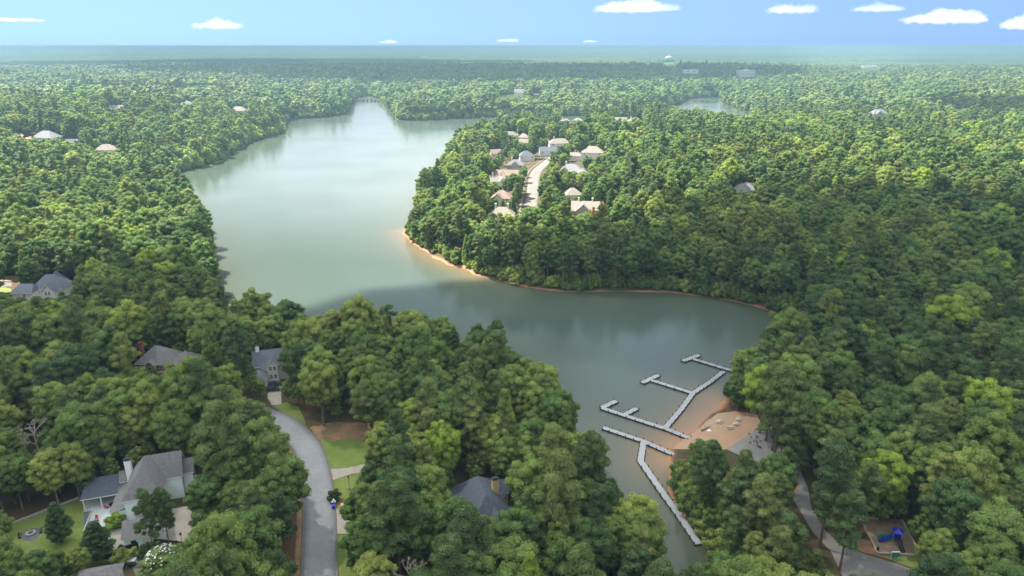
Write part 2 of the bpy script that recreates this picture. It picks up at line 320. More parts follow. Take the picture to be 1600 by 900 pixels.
# ------------------------------------------------------------------ ground sheets
def resample(pts, step, closed=True, jit=0):
    out = []; n = len(pts)
    for i in range(n if closed else n - 1):
        a = np.array(pts[i]); b = np.array(pts[(i + 1) % n]); L = np.hypot(*(b - a)); k = max(1, int(L / step))
        nrm_ = np.array([-(b - a)[1], (b - a)[0]]) / max(L, 1e-6)
        for j in range(k): out.append(a + (b - a) * j / k + nrm_ * (random.uniform(-jit, jit) if j else 0))
    if not closed: out.append(np.array(pts[-1]))
    return out
def sheet(name, px, m, off, jit=0, step=2.0, world=False, thick=0):
    poly = px if world else [atG(*p)[:2] for p in px]
    B = resample(poly, step * .6, True, jit); Bn = np.array(B); lo = Bn.min(0); hi = Bn.max(0)
    gx, gy = np.meshgrid(np.arange(lo[0], hi[0], step), np.arange(lo[1], hi[1], step)); GP = np.stack([gx.ravel(), gy.ravel()], 1)
    GP = GP[inside(GP, Bn)]; GP = GP[edge_dist(GP, Bn) > step * .5] if len(GP) else GP
    allp = [Vector(p) for p in B] + [Vector(p) for p in GP]; nb = len(B)
    v, _, f, *_ = delaunay_2d_cdt(allp, [], [list(range(nb))], 1, 1e-5)
    P = np.array([tuple(q) for q in v]); Z = np.maximum(ground(P), 0.02) + off
    V = np.column_stack([P, Z]); f = [tuple(x) for x in f]
    me = bpy.data.meshes.new(name); me.from_pydata([tuple(r) for r in V], [], f); me.materials.append(m); me.update()
    if sum(p.normal.z for p in me.polygons) < 0: me.flip_normals()
    return tag(link(name, me), kind='structure')
def smooth_line(pts, n=6):
    pts = [np.array(p, float) for p in pts]; P = [2*pts[0]-pts[1]] + pts + [2*pts[-1]-pts[-2]]; out = []
    for i in range(1, len(P) - 2):
        for k in range(n):
            t_ = k / n; a, b, c, d = P[i-1:i+3]
            out.append(.5 * (2*b + (c-a)*t_ + (2*a-5*b+4*c-d)*t_**2 + (3*b-a-3*c+d)*t_**3))
    out.append(P[-2]); return np.array(out)
def strip(name, line, o0, o1, z0, z1, m, kind='structure', nw=4):
    T = np.gradient(line, axis=0); T /= np.linalg.norm(T, axis=1)[:, None]; Nn = np.stack([T[:, 1], -T[:, 0]], 1)
    rows = []; 
    for k in range(nw + 1):
        o = o0 + (o1 - o0) * k / nw; P = line + Nn * o; rows.append(np.column_stack([P, ground(P) + z1]))
    if z1 - z0 > .05: rows = [rows[0] - [0, 0, z1 - z0]] + rows + [rows[-1] - [0, 0, z1 - z0]]
    V = np.stack(rows, 1); n, k = V.shape[:2]; I = np.arange(n * k).reshape(n, k)
    q = np.stack([I[:-1, :-1], I[:-1, 1:], I[1:, 1:], I[1:, :-1]], -1).reshape(-1, 4)
    return tag(link(name, np_mesh(name, V.reshape(-1, 3), q, np.full(len(q), 4), [m])), kind=kind)
ROAD_PX = [(497,1010),(499,955),(499,900),(499,850),(499,800),(497,765),(492,735),(482,703),(468,684),(455,671),(438,659),(415,649),(385,641),(345,637),(290,636)]
ROAD = smooth_line([atG(*p)[:2] for p in ROAD_PX])
strip('street', ROAD, -3.7, 3.7, 0, .14, M['asphalt'])
strip('kerb', ROAD, -4.2, -3.7, -.1, .27, M['paleconcrete'], nw=1); strip('kerb', ROAD, 3.7, 4.2, -.1, .27, M['paleconcrete'], nw=1)
strip('road_verge', ROAD, -5.6, -4.2, 0, .10, M['soil'])
NROAD_PX = [(826,362),(829,345),(830.5,320),(833,300),(835,280),(841,266),(856,253),(868,243),(874,232)]
NROAD = smooth_line([atG(*p)[:2] for p in NROAD_PX])
strip('neighbourhood_street', NROAD, -5.2, 5.2, 0, .25, M['paleconcrete'])
strip('sidewalk', NROAD, -8.6, -7.2, 0, .22, M['paleconcrete'], nw=1)
NROAD2 = smooth_line([atG(*p)[:2] for p in [(840,218),(843,208),(846,198),(848,192)]]); strip('upper_street', NROAD2, -4, 4, 0, .3, M['paleconcrete'])
LROAD = smooth_line([atG(*p)[:2] for p in [(10,199),(22,206),(34,212),(48,217),(62,220)]]); strip('gravel_lane', LROAD, -5, 5, 0, .4, M['sand'])
sheet('lawn', [(499,686),(520,689),(545,685),(577,690),(578,722),(560,729),(516,733),(508,712)], M['lawn'], .07, .15)
sheet('lawn', [(517,752),(564,738),(566,760),(558,780),(540,800),(522,792)], M['lawn'], .07, .1)
sheet('lawn', [(426,635),(447,629),(466,636),(474,652),(478,664),(462,660),(446,649)], M['lawn'], .07, .1)
sheet('bare_soil', [(484,668),(520,660),(580,661),(585,690),(545,687),(520,691),(500,688),(490,678)], M['soil'], .05, .4)
sheet('driveway', [(512,734),(545,731),(572,725),(575,737),(550,741),(514,753)], M['concrete'], .11)
sheet('driveway', [(519,792),(530,796),(548,805),(556,815),(556,835),(523,835)], M['concrete'], .11)
sheet('planting_bed', [(524,782),(534,778),(552,785),(556,806),(546,803),(530,795)], M['soil'], .09, .1)
sheet('lawn', [(521,836),(560,836),(560,920),(526,920)], M['lawn'], .06, .1)
sheet('clay_bank', [(408,690),(430,672),(446,690),(458,704),(462,722),(440,712),(415,700)], M['soil'], .06, .3)
sheet('clay_bank', [(368,712),(385,705),(400,715),(392,730),(372,726)], M['soil'], .05, .3)
sheet('beach', BEACH, M['sand'], .06, .2)
sheet('gravel_lot', [(1137,703),(1160,686),(1178,674),(1230,652),(1305,640),(1310,672),(1265,700),(1245,745),(1232,760),(1205,750),(1188,724),(1165,716)], M['oldasphalt'], .09)
sheet('park_drive', [(1225,735),(1250,735),(1262,762),(1268,795),(1287,826),(1312,851),(1350,866),(1400,881),(1442,897),(1520,925),(1520,990),(1330,990),(1316,900),(1298,862),(1270,832),(1250,798),(1234,773),(1222,755)], M['oldasphalt'], .13)
sheet('bare_soil', [(1215,752),(1232,752),(1252,756),(1246,768),(1233,776),(1222,768)], M['soil'], .15, .1)
sheet('playground_mulch', [(1343,811),(1410,812),(1440,868),(1371,865)], M['mulch'], .08)
sheet('lawn', [(1374,868),(1445,871),(1475,885),(1480,905),(1442,894),(1400,879)], M['lawn'], .07, .1)
sheet('bare_soil', [(1312,848),(1330,838),(1360,846),(1370,866),(1395,876),(1350,864)], M['soil'], .1, .2)
sheet('lawn', [(-40,838),(10,822),(80,796),(139,774),(148,795),(150,838),(170,850),(178,872),(160,880),(-40,880)], M['lawn'], .07, .1)
sheet('lawn', [(262,868),(300,868),(305,905),(255,905)], M['lawn'], .07, .1)
sheet('stone_patio', [(34,835),(50,826),(63,826),(64,834),(52,846),(36,845)], M['r_slate'], .12)
sheet('concrete_patio', [(172,828),(196,824),(199,862),(178,862),(168,848)], M['concrete'], .11)
sheet('gravel_path', [(131,800),(138,797),(139,835),(133,842),(131,825)], M['r_slate'], .12)
sheet('driveway', [(243,800),(300,790),(312,812),(312,868),(262,866),(246,830)], M['concrete'], .11)
sheet('driveway', [(212,900),(206,884),(222,880),(240,892),(244,925),(205,930)], M['paleconcrete'], .11)
sheet('driveway', [(420,588),(438,592),(440,632),(425,634),(418,622)], M['concrete'], .11)
sheet('lawn', [(-30,448),(0,447),(18,452),(16,462),(-30,466)], M['lawn'], .1)
sheet('driveway', [(-30,440),(18,442),(18,448),(-30,448)], M['paleconcrete'], .14)
sheet('bare_soil', [(-30,431),(32,431),(34,440),(-30,439)], M['sand'], .1, .2)
sheet('bare_soil', [(975,350),(1000,347),(1010,352),(995,360),(978,358)], M['sand'], .2, .4)
sheet('bare_soil', [(1022,318),(1070,300),(1085,308),(1060,322),(1030,328)], M['sand'], .2, .4)
sheet('meadow', [(330,262),(352,252),(362,240),(372,236),(376,232),(366,232),(350,244),(325,256)], M['lawn'], .2, .6, 4)
sheet('bare_soil', [(420,212),(440,209),(441,204),(425,206)], M['sand'], .2, .4, 4)
sheet('bare_soil', [(640,188),(700,186),(770,183),(770,181),(700,184),(640,186)], M['sand'], .2, .4, 4)

# keep-visible areas of the photograph (trees may not stand in front of them)
CLEAR = [  # (polygon, tolerance)
 [(470,690),(476,735),(480,800),(474,850),(472,905),(556,905),(530,880),(524,845),(548,828),(546,808),(538,798),(552,778),(562,738),(572,724),(574,690),(576,664),(540,662),(505,668),(488,672),(480,664),(466,636),(447,630),(427,636),(424,645),(430,668),(450,684)],
 [(438,702),(452,700),(460,725),(446,715)],
 [(10,823),(137,775),(140,800),(132,802),(120,800),(95,850),(75,852),(60,840),(12,850)],
 [(1121,648),(1150,644),(1172,648),(1188,655),(1180,672),(1194,684),(1190,722),(1170,716),(1140,704),(1110,690),(1085,690),(1098,664)],
 [(1260,690),(1276,672),(1288,672),(1285,690)], [(1226,755),(1250,752),(1253,764),(1240,775)],
 [(1230,773),(1258,764),(1265,795),(1280,820),(1305,848),(1350,864),(1400,879),(1445,897),(1440,905),(1322,905),(1298,868),(1276,840),(1250,806)],
 [(1362,838),(1405,835),(1414,822),(1436,862),(1440,880),(1405,878),(1372,866)],
 [(168,832),(192,826),(200,866),(290,866),(300,848),(296,822),(283,815),(284,850),(250,852),(242,868),(180,868)],
 [(205,874),(238,874),(240,905),(205,905)],
 [(822,322),(826,300),(832,280),(840,262),(856,253),(858,262),(846,275),(842,300),(838,322)],
 [(812,326),(818,300),(828,272),(832,272),(824,300),(820,326)],
 [(843,200),(847,200),(845,214),(842,212)], [(12,198),(20,199),(45,212),(62,219),(45,219),(25,208)],
 [(0,433),(34,433),(34,440),(16,442),(14,460),(0,462)], [(978,351),(1000,349),(1004,354),(985,357)],
 [(1025,320),(1060,306),(1070,308),(1045,322)], [(336,257),(355,247),(366,238),(370,240),(352,256),(340,262)], [(422,211),(440,208),(440,205),(425,206)],
 [(418,595),(434,592),(436,618),(424,622)], [(640,372),(660,386),(700,406),(725,414),(722,421),(700,415),(660,396),(634,370)],
 [(770,760),(782,770),(800,782),(806,800),(798,806),(770,780)],
]
LAKE_VIS = [(556,154),(575,148),(598,159),(612,172),(622,187),(660,188),(720,184),(768,182),(742,194),(705,207),(692,225),(690,243),(664,270),(648,285),(645,318),(634,345),
 (630,362),(650,385),(700,413),(745,430),(790,442),(840,452),(900,456),(1050,456),(1095,461),(1140,468),(1180,477),(1222,489),(1218,505),(1196,515),(1185,535),(1150,548),(1132,565),(1134,585),(1120,610),(1121,646),
 (1098,663),(1074,682),(1052,700),(1052,708),(1046,718),(1044,745),(1043,772),(1062,798),(1075,820),(1093,850),(1097,880),(1098,905),(1056,905),(1052,850),(1040,818),(1018,790),(990,768),(966,752),(958,730),(958,700),(944,662),(930,630),
 (915,605),(890,575),(862,558),(830,535),(800,522),(770,512),(740,506),(710,504),(685,488),(655,474),(625,470),(590,484),(565,466),(548,478),(520,486),(490,476),(462,478),(440,458),(425,474),(400,468),(370,458),(345,448),(340,425),
 (336,395),(334,345),(325,320),(305,292),(285,272),(286,266),(330,260),(356,248),(366,238),(400,218),(442,207),(446,190),(470,186),(505,184),(536,176),(547,166),(552,156)]
LAKE2_VIS = [(1046,168),(1080,153),(1125,151),(1135,166),(1160,176),(1186,183),(1150,183),(1105,174)]
ROOFS = []     # (polygon in the photo, ground distance y of the house)

# ------------------------------------------------------------------ houses
SM_ = False
HOUSE_SPOTS = []     # (x, y, radius) where no tree may stand
def roof_solid(mb, x0, x1, y0, y1, ze, zr, kind='gable', axis='x', o=.45, t=.22, inset=None):
    """hip / gable / shed roof; material 0 shingles, 1 fascia"""
    x0 -= o; x1 += o; y0 -= o; y1 += o
    if kind == 'shed':     # high edge on the side named by axis: 'n','s','e','w'
        h = {'n': (0, 0, 1, 1), 's': (1, 1, 0, 0), 'e': (0, 1, 1, 0), 'w': (1, 0, 0, 1)}[axis]
        zz = [ze + (zr - ze) * k for k in h]; top = [(x0, y0, zz[0]), (x1, y0, zz[1]), (x1, y1, zz[2]), (x0, y1, zz[3])]
        mb.add(top + [(a, b, c - t) for a, b, c in top], [(0, 1, 2, 3)]); k = len(mb.v) - 8
        for f in [(7, 6, 5, 4), (0, 4, 5, 1), (1, 5, 6, 2), (2, 6, 7, 3), (3, 7, 4, 0)]: mb.f.append(tuple(i + k for i in f)); mb.m.append(1)
        return
    if axis == 'x':
        i = 0 if kind == 'gable' else (inset if inset is not None else (y1 - y0) / 2); i = min(i, (x1 - x0) / 2 - .01)
        r = [(x0 + i, (y0 + y1) / 2, zr), (x1 - i, (y0 + y1) / 2, zr)]
        tops = [(0, 1, 5, 4), (2, 3, 4, 5)]; ends = [(1, 2, 5), (3, 0, 4)]
    else:
        i = 0 if kind == 'gable' else (inset if inset is not None else (x1 - x0) / 2); i = min(i, (y1 - y0) / 2 - .01)
        r = [((x0 + x1) / 2, y0 + i, zr), ((x0 + x1) / 2, y1 - i, zr)]
        tops = [(1, 2, 5, 4), (3, 0, 4, 5)]; ends = [(0, 1, 4), (2, 3, 5)]
    k = len(mb.v); c = [(x0, y0), (x1, y0), (x1, y1), (x0, y1)]
    if kind == 'gable':     # two slabs meeting at the ridge
        for f in tops:
            pts = [([(a, b, ze) for a, b in c] + r)[j] for j in f]
            mb.add(pts + [(a, b, z - t) for a, b, z in pts], [(0, 1, 2, 3)]); q = len(mb.v) - 8
            for g_ in [(7, 6, 5, 4), (0, 4, 5, 1), (1, 5, 6, 2), (2, 6, 7, 3), (3, 7, 4, 0)]: mb.f.append(tuple(i_ + q for i_ in g_)); mb.m.append(1)
    else:
        mb.v += [(a, b, ze) for a, b in c] + r + [(a, b, ze - t) for a, b in c]
        for f in tops + ends: mb.f.append(tuple(j + k for j in f)); mb.m.append(0)
        for f in [(0, 6, 7, 1), (1, 7, 8, 2), (2, 8, 9, 3), (3, 9, 6, 0), (9, 8, 7, 6)]: mb.f.append(tuple(j + k for j in f)); mb.m.append(1)
class House:
    def __init__(s, name, anchor, rot, wall, roof, label, cat='house', group=None, px=None, fascia='white'):
        """anchor = (photo x, photo y, local point); the local point projects there"""
        ax, ay, (lx, ly, lz) = anchor; c, q = math.cos(R(rot)), math.sin(R(rot))
        x, y, gz = atG(ax, ay, lz); ox = x - (lx * c - ly * q); oy = y - (lx * q + ly * c); s.c, s.q = c, q
        for _ in range(3):
            gz = G1(ox, oy); x, y = at(ax, ay, gz + lz); ox = x - (lx * c - ly * q); oy = y - (lx * q + ly * c)
        s.o = empty(name, (ox, oy, gz), R(rot), label, cat, group); s.loc = (ox, oy, gz)
        s.w = MB(); s.r = MB(); s.wall = M[wall]; s.roof = M[roof]; s.fascia = M[fascia]; s.bl = []; s.wins = []
    def block(s, x0, x1, y0, y1, ze, zr, kind='gable', axis='x', o=.45, zb=-2.5, walls=True, inset=None, roof=True):
        s.bl.append((x0, x1, y0, y1, zr)); i = .0
        if walls:
            s.w.box(x0, x1, y0, y1, zb, ze - .2)
            if kind == 'gable':
                if axis == 'x': prof = [(y0, ze - .2), (y1, ze - .2), ((y0 + y1) / 2, zr - .45)]; s.w.add([(x, a, z) for x in (x0, x1) for a, z in prof], [(0, 2, 1), (3, 4, 5), (0, 1, 4, 3), (1, 2, 5, 4), (2, 0, 3, 5)])
                else: prof = [(x0, ze - .2), (x1, ze - .2), ((x0 + x1) / 2, zr - .45)]; s.w.add([(a, y, z) for y in (y0, y1) for a, z in prof], [(0, 1, 2), (3, 5, 4), (0, 3, 4, 1), (1, 4, 5, 2), (2, 5, 3, 0)])
            elif kind == 'shed':
                s.w.box(x0 + .01, x1 - .01, y0 + .01, y1 - .01, ze - .3, ze - .1)
        if roof: roof_solid(s.r, x0, x1, y0, y1, ze, zr, kind, axis, o, inset=inset)
        return s
    def window(s, side, u, z, w=.95, h=1.4, pos=0, frame='white', n=1):
        """side s/n/e/w wall at coordinate pos, centred at u along it"""
        f = MB(); p = MB(); d = {'s': (0, -1), 'n': (0, 1), 'e': (1, 0), 'w': (-1, 0)}[side]
        def bx(mb, u0, u1, z0, z1, a, b_):
            if d[0] == 0: y = sorted((pos + d[1] * a, pos + d[1] * b_)); mb.box(u0, u1, y[0], y[1], z0, z1)
            else: x = sorted((pos + d[0] * a, pos + d[0] * b_)); mb.box(x[0], x[1], u0, u1, z0, z1)
        bx(f, u - w/2 - .1, u + w/2 + .1, z - h/2 - .1, z + h/2 + .1, -.05, .05); bx(p, u - w/2, u + w/2, z - h/2, z + h/2, .052, .07)
        bx(f, u - .03, u + .03, z - h/2, z + h/2, .072, .09); bx(f, u - w/2, u + w/2, z - .03, z + .03, .072, .088)
        wo_ = f.build('window', M[frame], s.o); p.build('pane', M['glass'], wo_); return s
    def chimney(s, x, y, z0, z1, w=1.0, d=.8, m='white', cap='black'):
        k = MB(); k.box(x - w/2, x + w/2, y - d/2, y + d/2, z0, z1); ch = k.build('chimney', M[m], s.o)
        c_ = MB(); c_.box(x - w/2 - .1, x + w/2 + .1, y - d/2 - .1, y + d/2 + .1, z1, z1 + .15); c_.box(x - w/3, x + w/3, y - d/3, y + d/3, z1 + .15, z1 + .45); c_.build('chimney_cap', M[cap], ch); return s
    def part(s, name, mb, m, parent=None): return mb.build(name, m, parent or s.o)
    def done(s, vis=None, mask=True):
        if vis: ROOFS.append((vis, s.loc[1])); mask = False
        s.part('wall', s.w, s.wall); s.part('roof', s.r, [s.roof, s.fascia])
        ox, oy, gz = s.loc; pts = []
        for x0, x1, y0, y1, zr in s.bl:
            for x in (x0, x1):
                for y in (y0, y1):
                    X = ox + x * s.c - y * s.q; Y = oy + x * s.q + y * s.c
                    for z in (1.5, zr * .8): pts.append(proj(X, Y, gz + z)[:2])
            X = ox + (x0+x1)/2 * s.c - (y0+y1)/2 * s.q; Y = oy + (x0+x1)/2 * s.q + (y0+y1)/2 * s.c
            HOUSE_SPOTS.append((X, Y, max(x1 - x0, y1 - y0) / 2 + (1.6 if SM_ else 3.2)))
            if mask: 
                bp_ = [proj(ox + x * s.c - y * s.q, oy + x * s.q + y * s.c, gz + z)[:2] for x in (x0, x1) for y in (y0, y1) for z in ((5.0 if SM_ else 2.2), zr * .9)]
                ROOFS.append((hull(bp_), Y))
        return s.o
def hull(p):
    p = sorted(set((round(a, 2), round(b, 2)) for a, b in p))
    def half(q):
        o = []
        for a in q:
            while len(o) > 1 and (o[-1][0]-o[-2][0])*(a[1]-o[-2][1]) - (o[-1][1]-o[-2][1])*(a[0]-o[-2][0]) <= 0: o.pop()
            o.append(a)
        return o
    return half(p)[:-1] + half(p[::-1])[:-1]

M['decking'] = mat('pale_painted_deck', (.46, .48, .48), .7, 2, .06)
# white and aqua house, lower left
h = House('white_house', (190, 784.4, (-.3, -.3, 6.5)), 18, 'aqua', 'r_brown', 'big pale aqua house with steep grey-brown hip roof, covered deck and garage')
h.block(0, 8.2, 0, 13.2, 6.5, 12.8, 'hip', 'y', inset=4.6)
h.block(4.2, 12.2, 7.2, 14.0, 6.5, 12.0, 'gable', 'x')
h.block(12.2, 14.6, 9.2, 13.4, 6.0, 9.0, 'gable', 'x')
h.block(-3.4, 0, .6, 15.5, 3.5, 4.6, 'shed', 'e', o=.3)
h.block(-3.2, -.2, 12.6, 16.4, 4.4, 6.4, 'gable', 'x')
h.block(3.2, 8.2, -3.6, 0, 3.6, 6.1, 'hip', 'y')
h.block(1.4, 9.6, -10.8, -4.3, 3.3, 5.9, 'gable', 'x')
h.window('s', 3.6, 5.2, .8, 1.1, 0, 'black').window('s', 7.2, 5.0, 1.0, 1.5, 0, 'black').window('s', 3.3, 1.6, .9, 1.2, -10.8, 'black').window('e', 10.5, 4.6, 1, 1.4, 12.2, 'black').window('w', 4, 5.4, 1, 1.2, 0, 'white').window('s', -1.8, 1.6, 1.2, 1.4, .6)
h.chimney(-.7, 12.4, 0, 10.6, 1.5, 1.2)
k = MB(); k.box(5.2, 8.6, -10.86, -10.8, 0, 2.4); h.part('garage_door', k, M['offwhite'])
k = MB(); roof_solid(k, -11.6, -3.4, 8.2, 15.6, 3.7, 4.9, 'shed', 'n', .2); pr_ = h.part('porch_roof', k, [M['r_blue'], M['white']])
for px_, py_ in ((-11.3, 8.5), (-7.4, 8.5), (-11.3, 15.2)):
    k = MB(); k.box(px_ - .12, px_ + .12, py_ - .12, py_ + .12, -1, 3.6); h.part('porch_post', k, M['white'])
k = MB(); k.box(-9.4, -3.4, -1.8, 8.0, -1.2, .25); k.box(-11.6, -3.4, 8.0, 15.6, -1.2, .25); k.box(-9.4, -3.6, -2.6, -1.8, -1.2, 0.02); h.part('deck', k, M['decking'])
k = MB()
for a, b_ in (((-9.3, -1.7), (-9.3, 7.9)), ((-11.5, 15.5), (-11.5, 8.1))):
    k.bar((*a, 1.15), (*b_, 1.15), .07, .06); n_ = 12
    for i in range(n_ + 1): k.bar((a[0], a[1] + (b_[1]-a[1]) * i / n_, .25), (a[0], a[1] + (b_[1]-a[1]) * i / n_, 1.13), .04, .04)
h.part('deck_railing', k, M['white'])
k = MB(); k.lathe([(.06, 9.0), (.06, 9.9)], 8, 0, 2.0, 5.0); h.part('vent_pipe', k, M['black'])
HW = h; h.done(); ROOFS.append(([(134, 752), (188, 742), (188, 800), (178, 828), (142, 836), (140, 790)], HW.loc[1]))

# neighbouring house, only its roof in view at the bottom edge
h = House('grey_roofed_house', (190, 881, (8, 7.8, 4.2)), 14, 'offwhite', 'r_grey', 'low house with pale-edged grey hip roof behind the black fence')
h.block(0, 8, 0, 7.6, 4.2, 6.4, 'hip', 'x').block(7.5, 16, -6.5, .5, 4.0, 5.4, 'gable', 'x'); h.window('n', 3, 2.2, 1, 1.3, 7.6); h.done()

# red brick house
h = House('brick_house', (208, 569, (-.5, -.5, 6.4)), -3, 'brick', 'r_grey', 'red brick house with broad grey hip roof, white arched entry and brick chimney')
h.block(0, 12.2, 0, 10, 6.4, 11.4, 'hip', 'x', inset=5.6)
h.block(12.2, 20, 1.5, 9, 6.0, 9.4, 'hip', 'x').block(17, 25, 0.5, 6.5, 4.6, 7.4, 'hip', 'x')
h.block(4.4, 7.6, -1.4, 0.4, 6.3, 8.2, 'gable', 'y', .3).block(14.6, 18, -.6, 2, 5.8, 7.6, 'gable', 'y', .3)
for u in (1.6, 3.2, 9.2, 10.6): h.window('s', u, 4.8, .9, 1.5, 0)
h.window('s', 6, 4.7, 1.5, 2.4, -1.4).window('s', 16.3, 4.2, 1.2, 1.5, -.6).window('w', 4, 4.5, .9, 1.4, 0).window('s', 10, 1.8, 1.2, 1.6, 0)
k = MB(); k.box(4.3, 7.7, -1.46, -1.4, -1, 3.2); k.box(.0, 12.2, -.05, 0, 3.1, 3.5); h.part('entry_surround', k, M['white'])
h.chimney(-.4, 5.6, 0, 11.9, 1.1, 1.6, 'brick', 'brick'); h.done([(212, 567), (236, 541), (262, 541), (320, 562), (300, 567), (270, 577), (245, 582), (226, 582)])

# white gabled house above the bend in the street
h = House('white_gabled_house', (424, 562, (6.5, -1, 8.4)), 16, 'offwhite', 'r_slate', 'white two-storey house with slate roof and tall white chimney above the street bend')
h.block(0, 12, 0, 9, 5.8, 10.2, 'gable', 'x').block(4.6, 8.4, -1.2, 3, 6.2, 8.6, 'gable', 'y').block(-4, 0, -1, 6, 4.2, 7, 'gable', 'x').block(-1.5, 4.5, -6, 0, 3.2, 5.2, 'gable', 'y')
for u in (5.8, 7.2): h.window('s', u, 5, .8, 1.4, -1.2).window('s', u, 1.8, .8, 1.4, -1.2)
h.window('s', 10.2, 4.4, 1, 1.4, 0); h.chimney(1.6, 4.5, 3, 12.2, 1.2, 1.0)
k = MB(); k.box(-.6, 3.6, -6.06, -6, 0, 2.3); h.part('garage_door', k, M['glass']); h.done([(388, 574), (404, 549), (422, 547), (436, 552), (434, 604), (420, 600), (405, 588)])

# central house among the trees
h = House('yellow_house', (743.9, 744.4, (0, 0, 10.6)), 19, 'yellow', 'r_blue', 'yellow house with blue-grey hip roof and pale stucco chimney deep in trees')
h.block(-5.6, 6.2, -13, 5, 4.6, 10.6, 'hip', 'y', inset=5.4)
h.block(2, 8.2, -1.4, 3.4, 4.8, 7.4, 'gable', 'x', .3).block(-.8, 4.2, -16, -7.5, 4.7, 8.4, 'gable', 'y', .3).block(-7.2, -3.4, -2.2, 2.2, 4.2, 6.2, 'gable', 'x', .3)
h.window('s', 1.7, 5.6, .9, 1.2, -16).window('e', 1, 3, 1, 1.3, 8.2).window('s', 7.2, 3, .9, 1.2, -1.4).window('w', 0, 3, 1, 1.2, -7.2); h.chimney(4.2, -2.9, 0, 10.8, 1.7, 1.2, 'yellow'); h.done([(722, 762), (744, 744), (762, 754), (776, 750), (792, 752), (796, 772), (800, 795), (783, 804), (760, 794), (745, 788), (720, 786)])

# blue-grey roofed house, left edge
h = House('blue_roofed_house', (14, 459, (-.5, -.5, 5.2)), 0, 'offwhite', 'r_blue', 'pale stucco house with dark blue-grey roof at the far left driveway')
h.block(0, 9.5, 0, 9, 5.2, 8.4, 'hip', 'x', inset=2).block(6, 20, 5, 15, 5.6, 11.2, 'hip', 'x').block(8.5, 13.5, 14, 20, 5.6, 10.6, 'hip', 'y').block(13, 19, 1.5, 6, 5.2, 8.8, 'gable', 'y')
h.window('s', 5.8, 4, 1.0, 1.3, 0).window('s', 15, 4.6, .8, 1.7, 1.5).window('s', 16.5, 4.6, .8, 1.7, 1.5).window('s', 2.2, 1.6, 1, 1.3, 0); h.done()

# the neighbourhood on the peninsula and the houses beyond
def small(name, px, py, w, d, rot, wall, roof, kind, label, wing=None, chim=0, gable=None, ze=5.6, group='houses of the peninsula neighbourhood', sc=1):
    global SM_
    SM_ = True
    zr = ze + min(w, d) * .42
    h = House(name, (px, py, (w / 2, d / 2, zr)), rot, wall, roof, label, group=group)
    h.block(0, w, 0, d, ze, zr, kind, 'x' if w >= d else 'y')
    if wing: h.block(*wing)
    if gable: gx, gw = gable; h.block(gx, gx + gw, -2.2, d * .5, ze, ze + gw * .5, 'gable', 'y'); h.window('s', gx + gw / 2, ze - 1.3, 1.1, 1.5, -2.2)
    for u in (w * .15, w * .85): h.window('s', u, ze - 1.5, 1.1, 1.5, 0)
    for i in range(chim): h.chimney(w * (.25 + .5 * i), d * .5 + 1, ze, zr + 1.7, 1.2, 1.0, 'offwhite', 'offwhite')
    return h.done()
small('grey_gabled_house', 806, 249, 16, 11, -8, 'stone', 'r_brown', 'hip', 'grey house with tan gable front left of the concrete street top', gable=(4, 8), chim=1)
small('terracotta_house', 793, 265, 20, 10, -6, 'cream', 'r_terra', 'gable', 'long terracotta roofed house on the left of the pale street', wing=(2, 9, -4, 6, 5.6, 9.4, 'hip', 'y'))
small('white_gabled_house', 776, 273, 13, 11, 20, 'offwhite', 'r_tan', 'gable', 'bright white gabled house with twin white chimneys by the lakeside trees', gable=(6, 6.5), chim=2)
small('brown_house', 784, 297, 15, 12, -12, 'cream', 'r_terra', 'hip', 'brown roofed house with peach nested gables left of the pale street', gable=(2, 8), chim=0)
small('tan_house', 784, 323, 17, 12, -4, 'cream', 'r_tan', 'hip', 'low tan hip roofed house nearest the shore, with two pale chimneys', chim=2)
small('grey_roofed_house', 893, 256, 20, 13, -14, 'offwhite', 'r_pale', 'hip', 'large pale grey roofed house with white walls right of the street', gable=(1, 8), chim=1, wing=(16, 26, -6, 4, 5, 8.4, 'hip', 'x'))
small('tan_house', 926, 228, 22, 14, -10, 'offwhite', 'r_tan', 'hip', 'big tan hip roofed house with pale upper walls above the grey one', ze=8.5, wing=(-11, 0, 0, 8, 5, 8, 'gable', 'x'))
small('grey_roofed_house', 856, 229, 18, 10, 5, 'offwhite', 'r_slate', 'gable', 'low bluish grey roofed house in line with the street top', chim=0)
small('tan_house', 874, 216, 24, 12, 8, 'offwhite', 'r_tan', 'hip', 'long pale tan roofed house behind the bluish grey roof', chim=1)
small('grey_roofed_house', 822, 235, 15, 12, 12, 'offwhite', 'r_slate', 'hip', 'blue-grey pyramid roofed house between round street trees', chim=0)
small('tan_house', 801, 205, 14, 12, 10, 'cream', 'r_tan', 'gable', 'tan gabled house half hidden left of the upper street bend')
small('tan_house', 818, 208, 13, 11, -10, 'cream', 'r_tan', 'hip', 'small tan hip roofed house beside the upper street')
small('tan_house', 884, 185, 18, 14, 10, 'offwhite', 'r_tan', 'hip', 'pale stone house on the crest above the neighbourhood, with annex', chim=1)
small('tan_house', 903, 184, 18, 13, -5, 'offwhite', 'r_tan', 'hip', 'pale hip roofed house on the crest just right of the stone house')
small('tan_house', 970, 183, 18, 12, 0, 'offwhite', 'r_tan', 'gable', 'pale cream house in the trees of the crest, left of a pair')
small('tan_house', 992, 184, 22, 13, 5, 'offwhite', 'r_tan', 'hip', 'pale cream house at the right end of the crest', chim=1)
small('grey_gabled_house', 915, 314, 19, 13, -6, 'stone', 'r_tan', 'gable', 'tan roofed house with big grey front gable and white chimneys', gable=(3, 10), chim=2, wing=(17, 25, 1, 8, 5, 8, 'hip', 'x'))
small('tan_house', 895, 293, 13, 11, 12, 'cream', 'r_tan', 'hip', 'small tan roofed house between the street oaks and the grey gable')
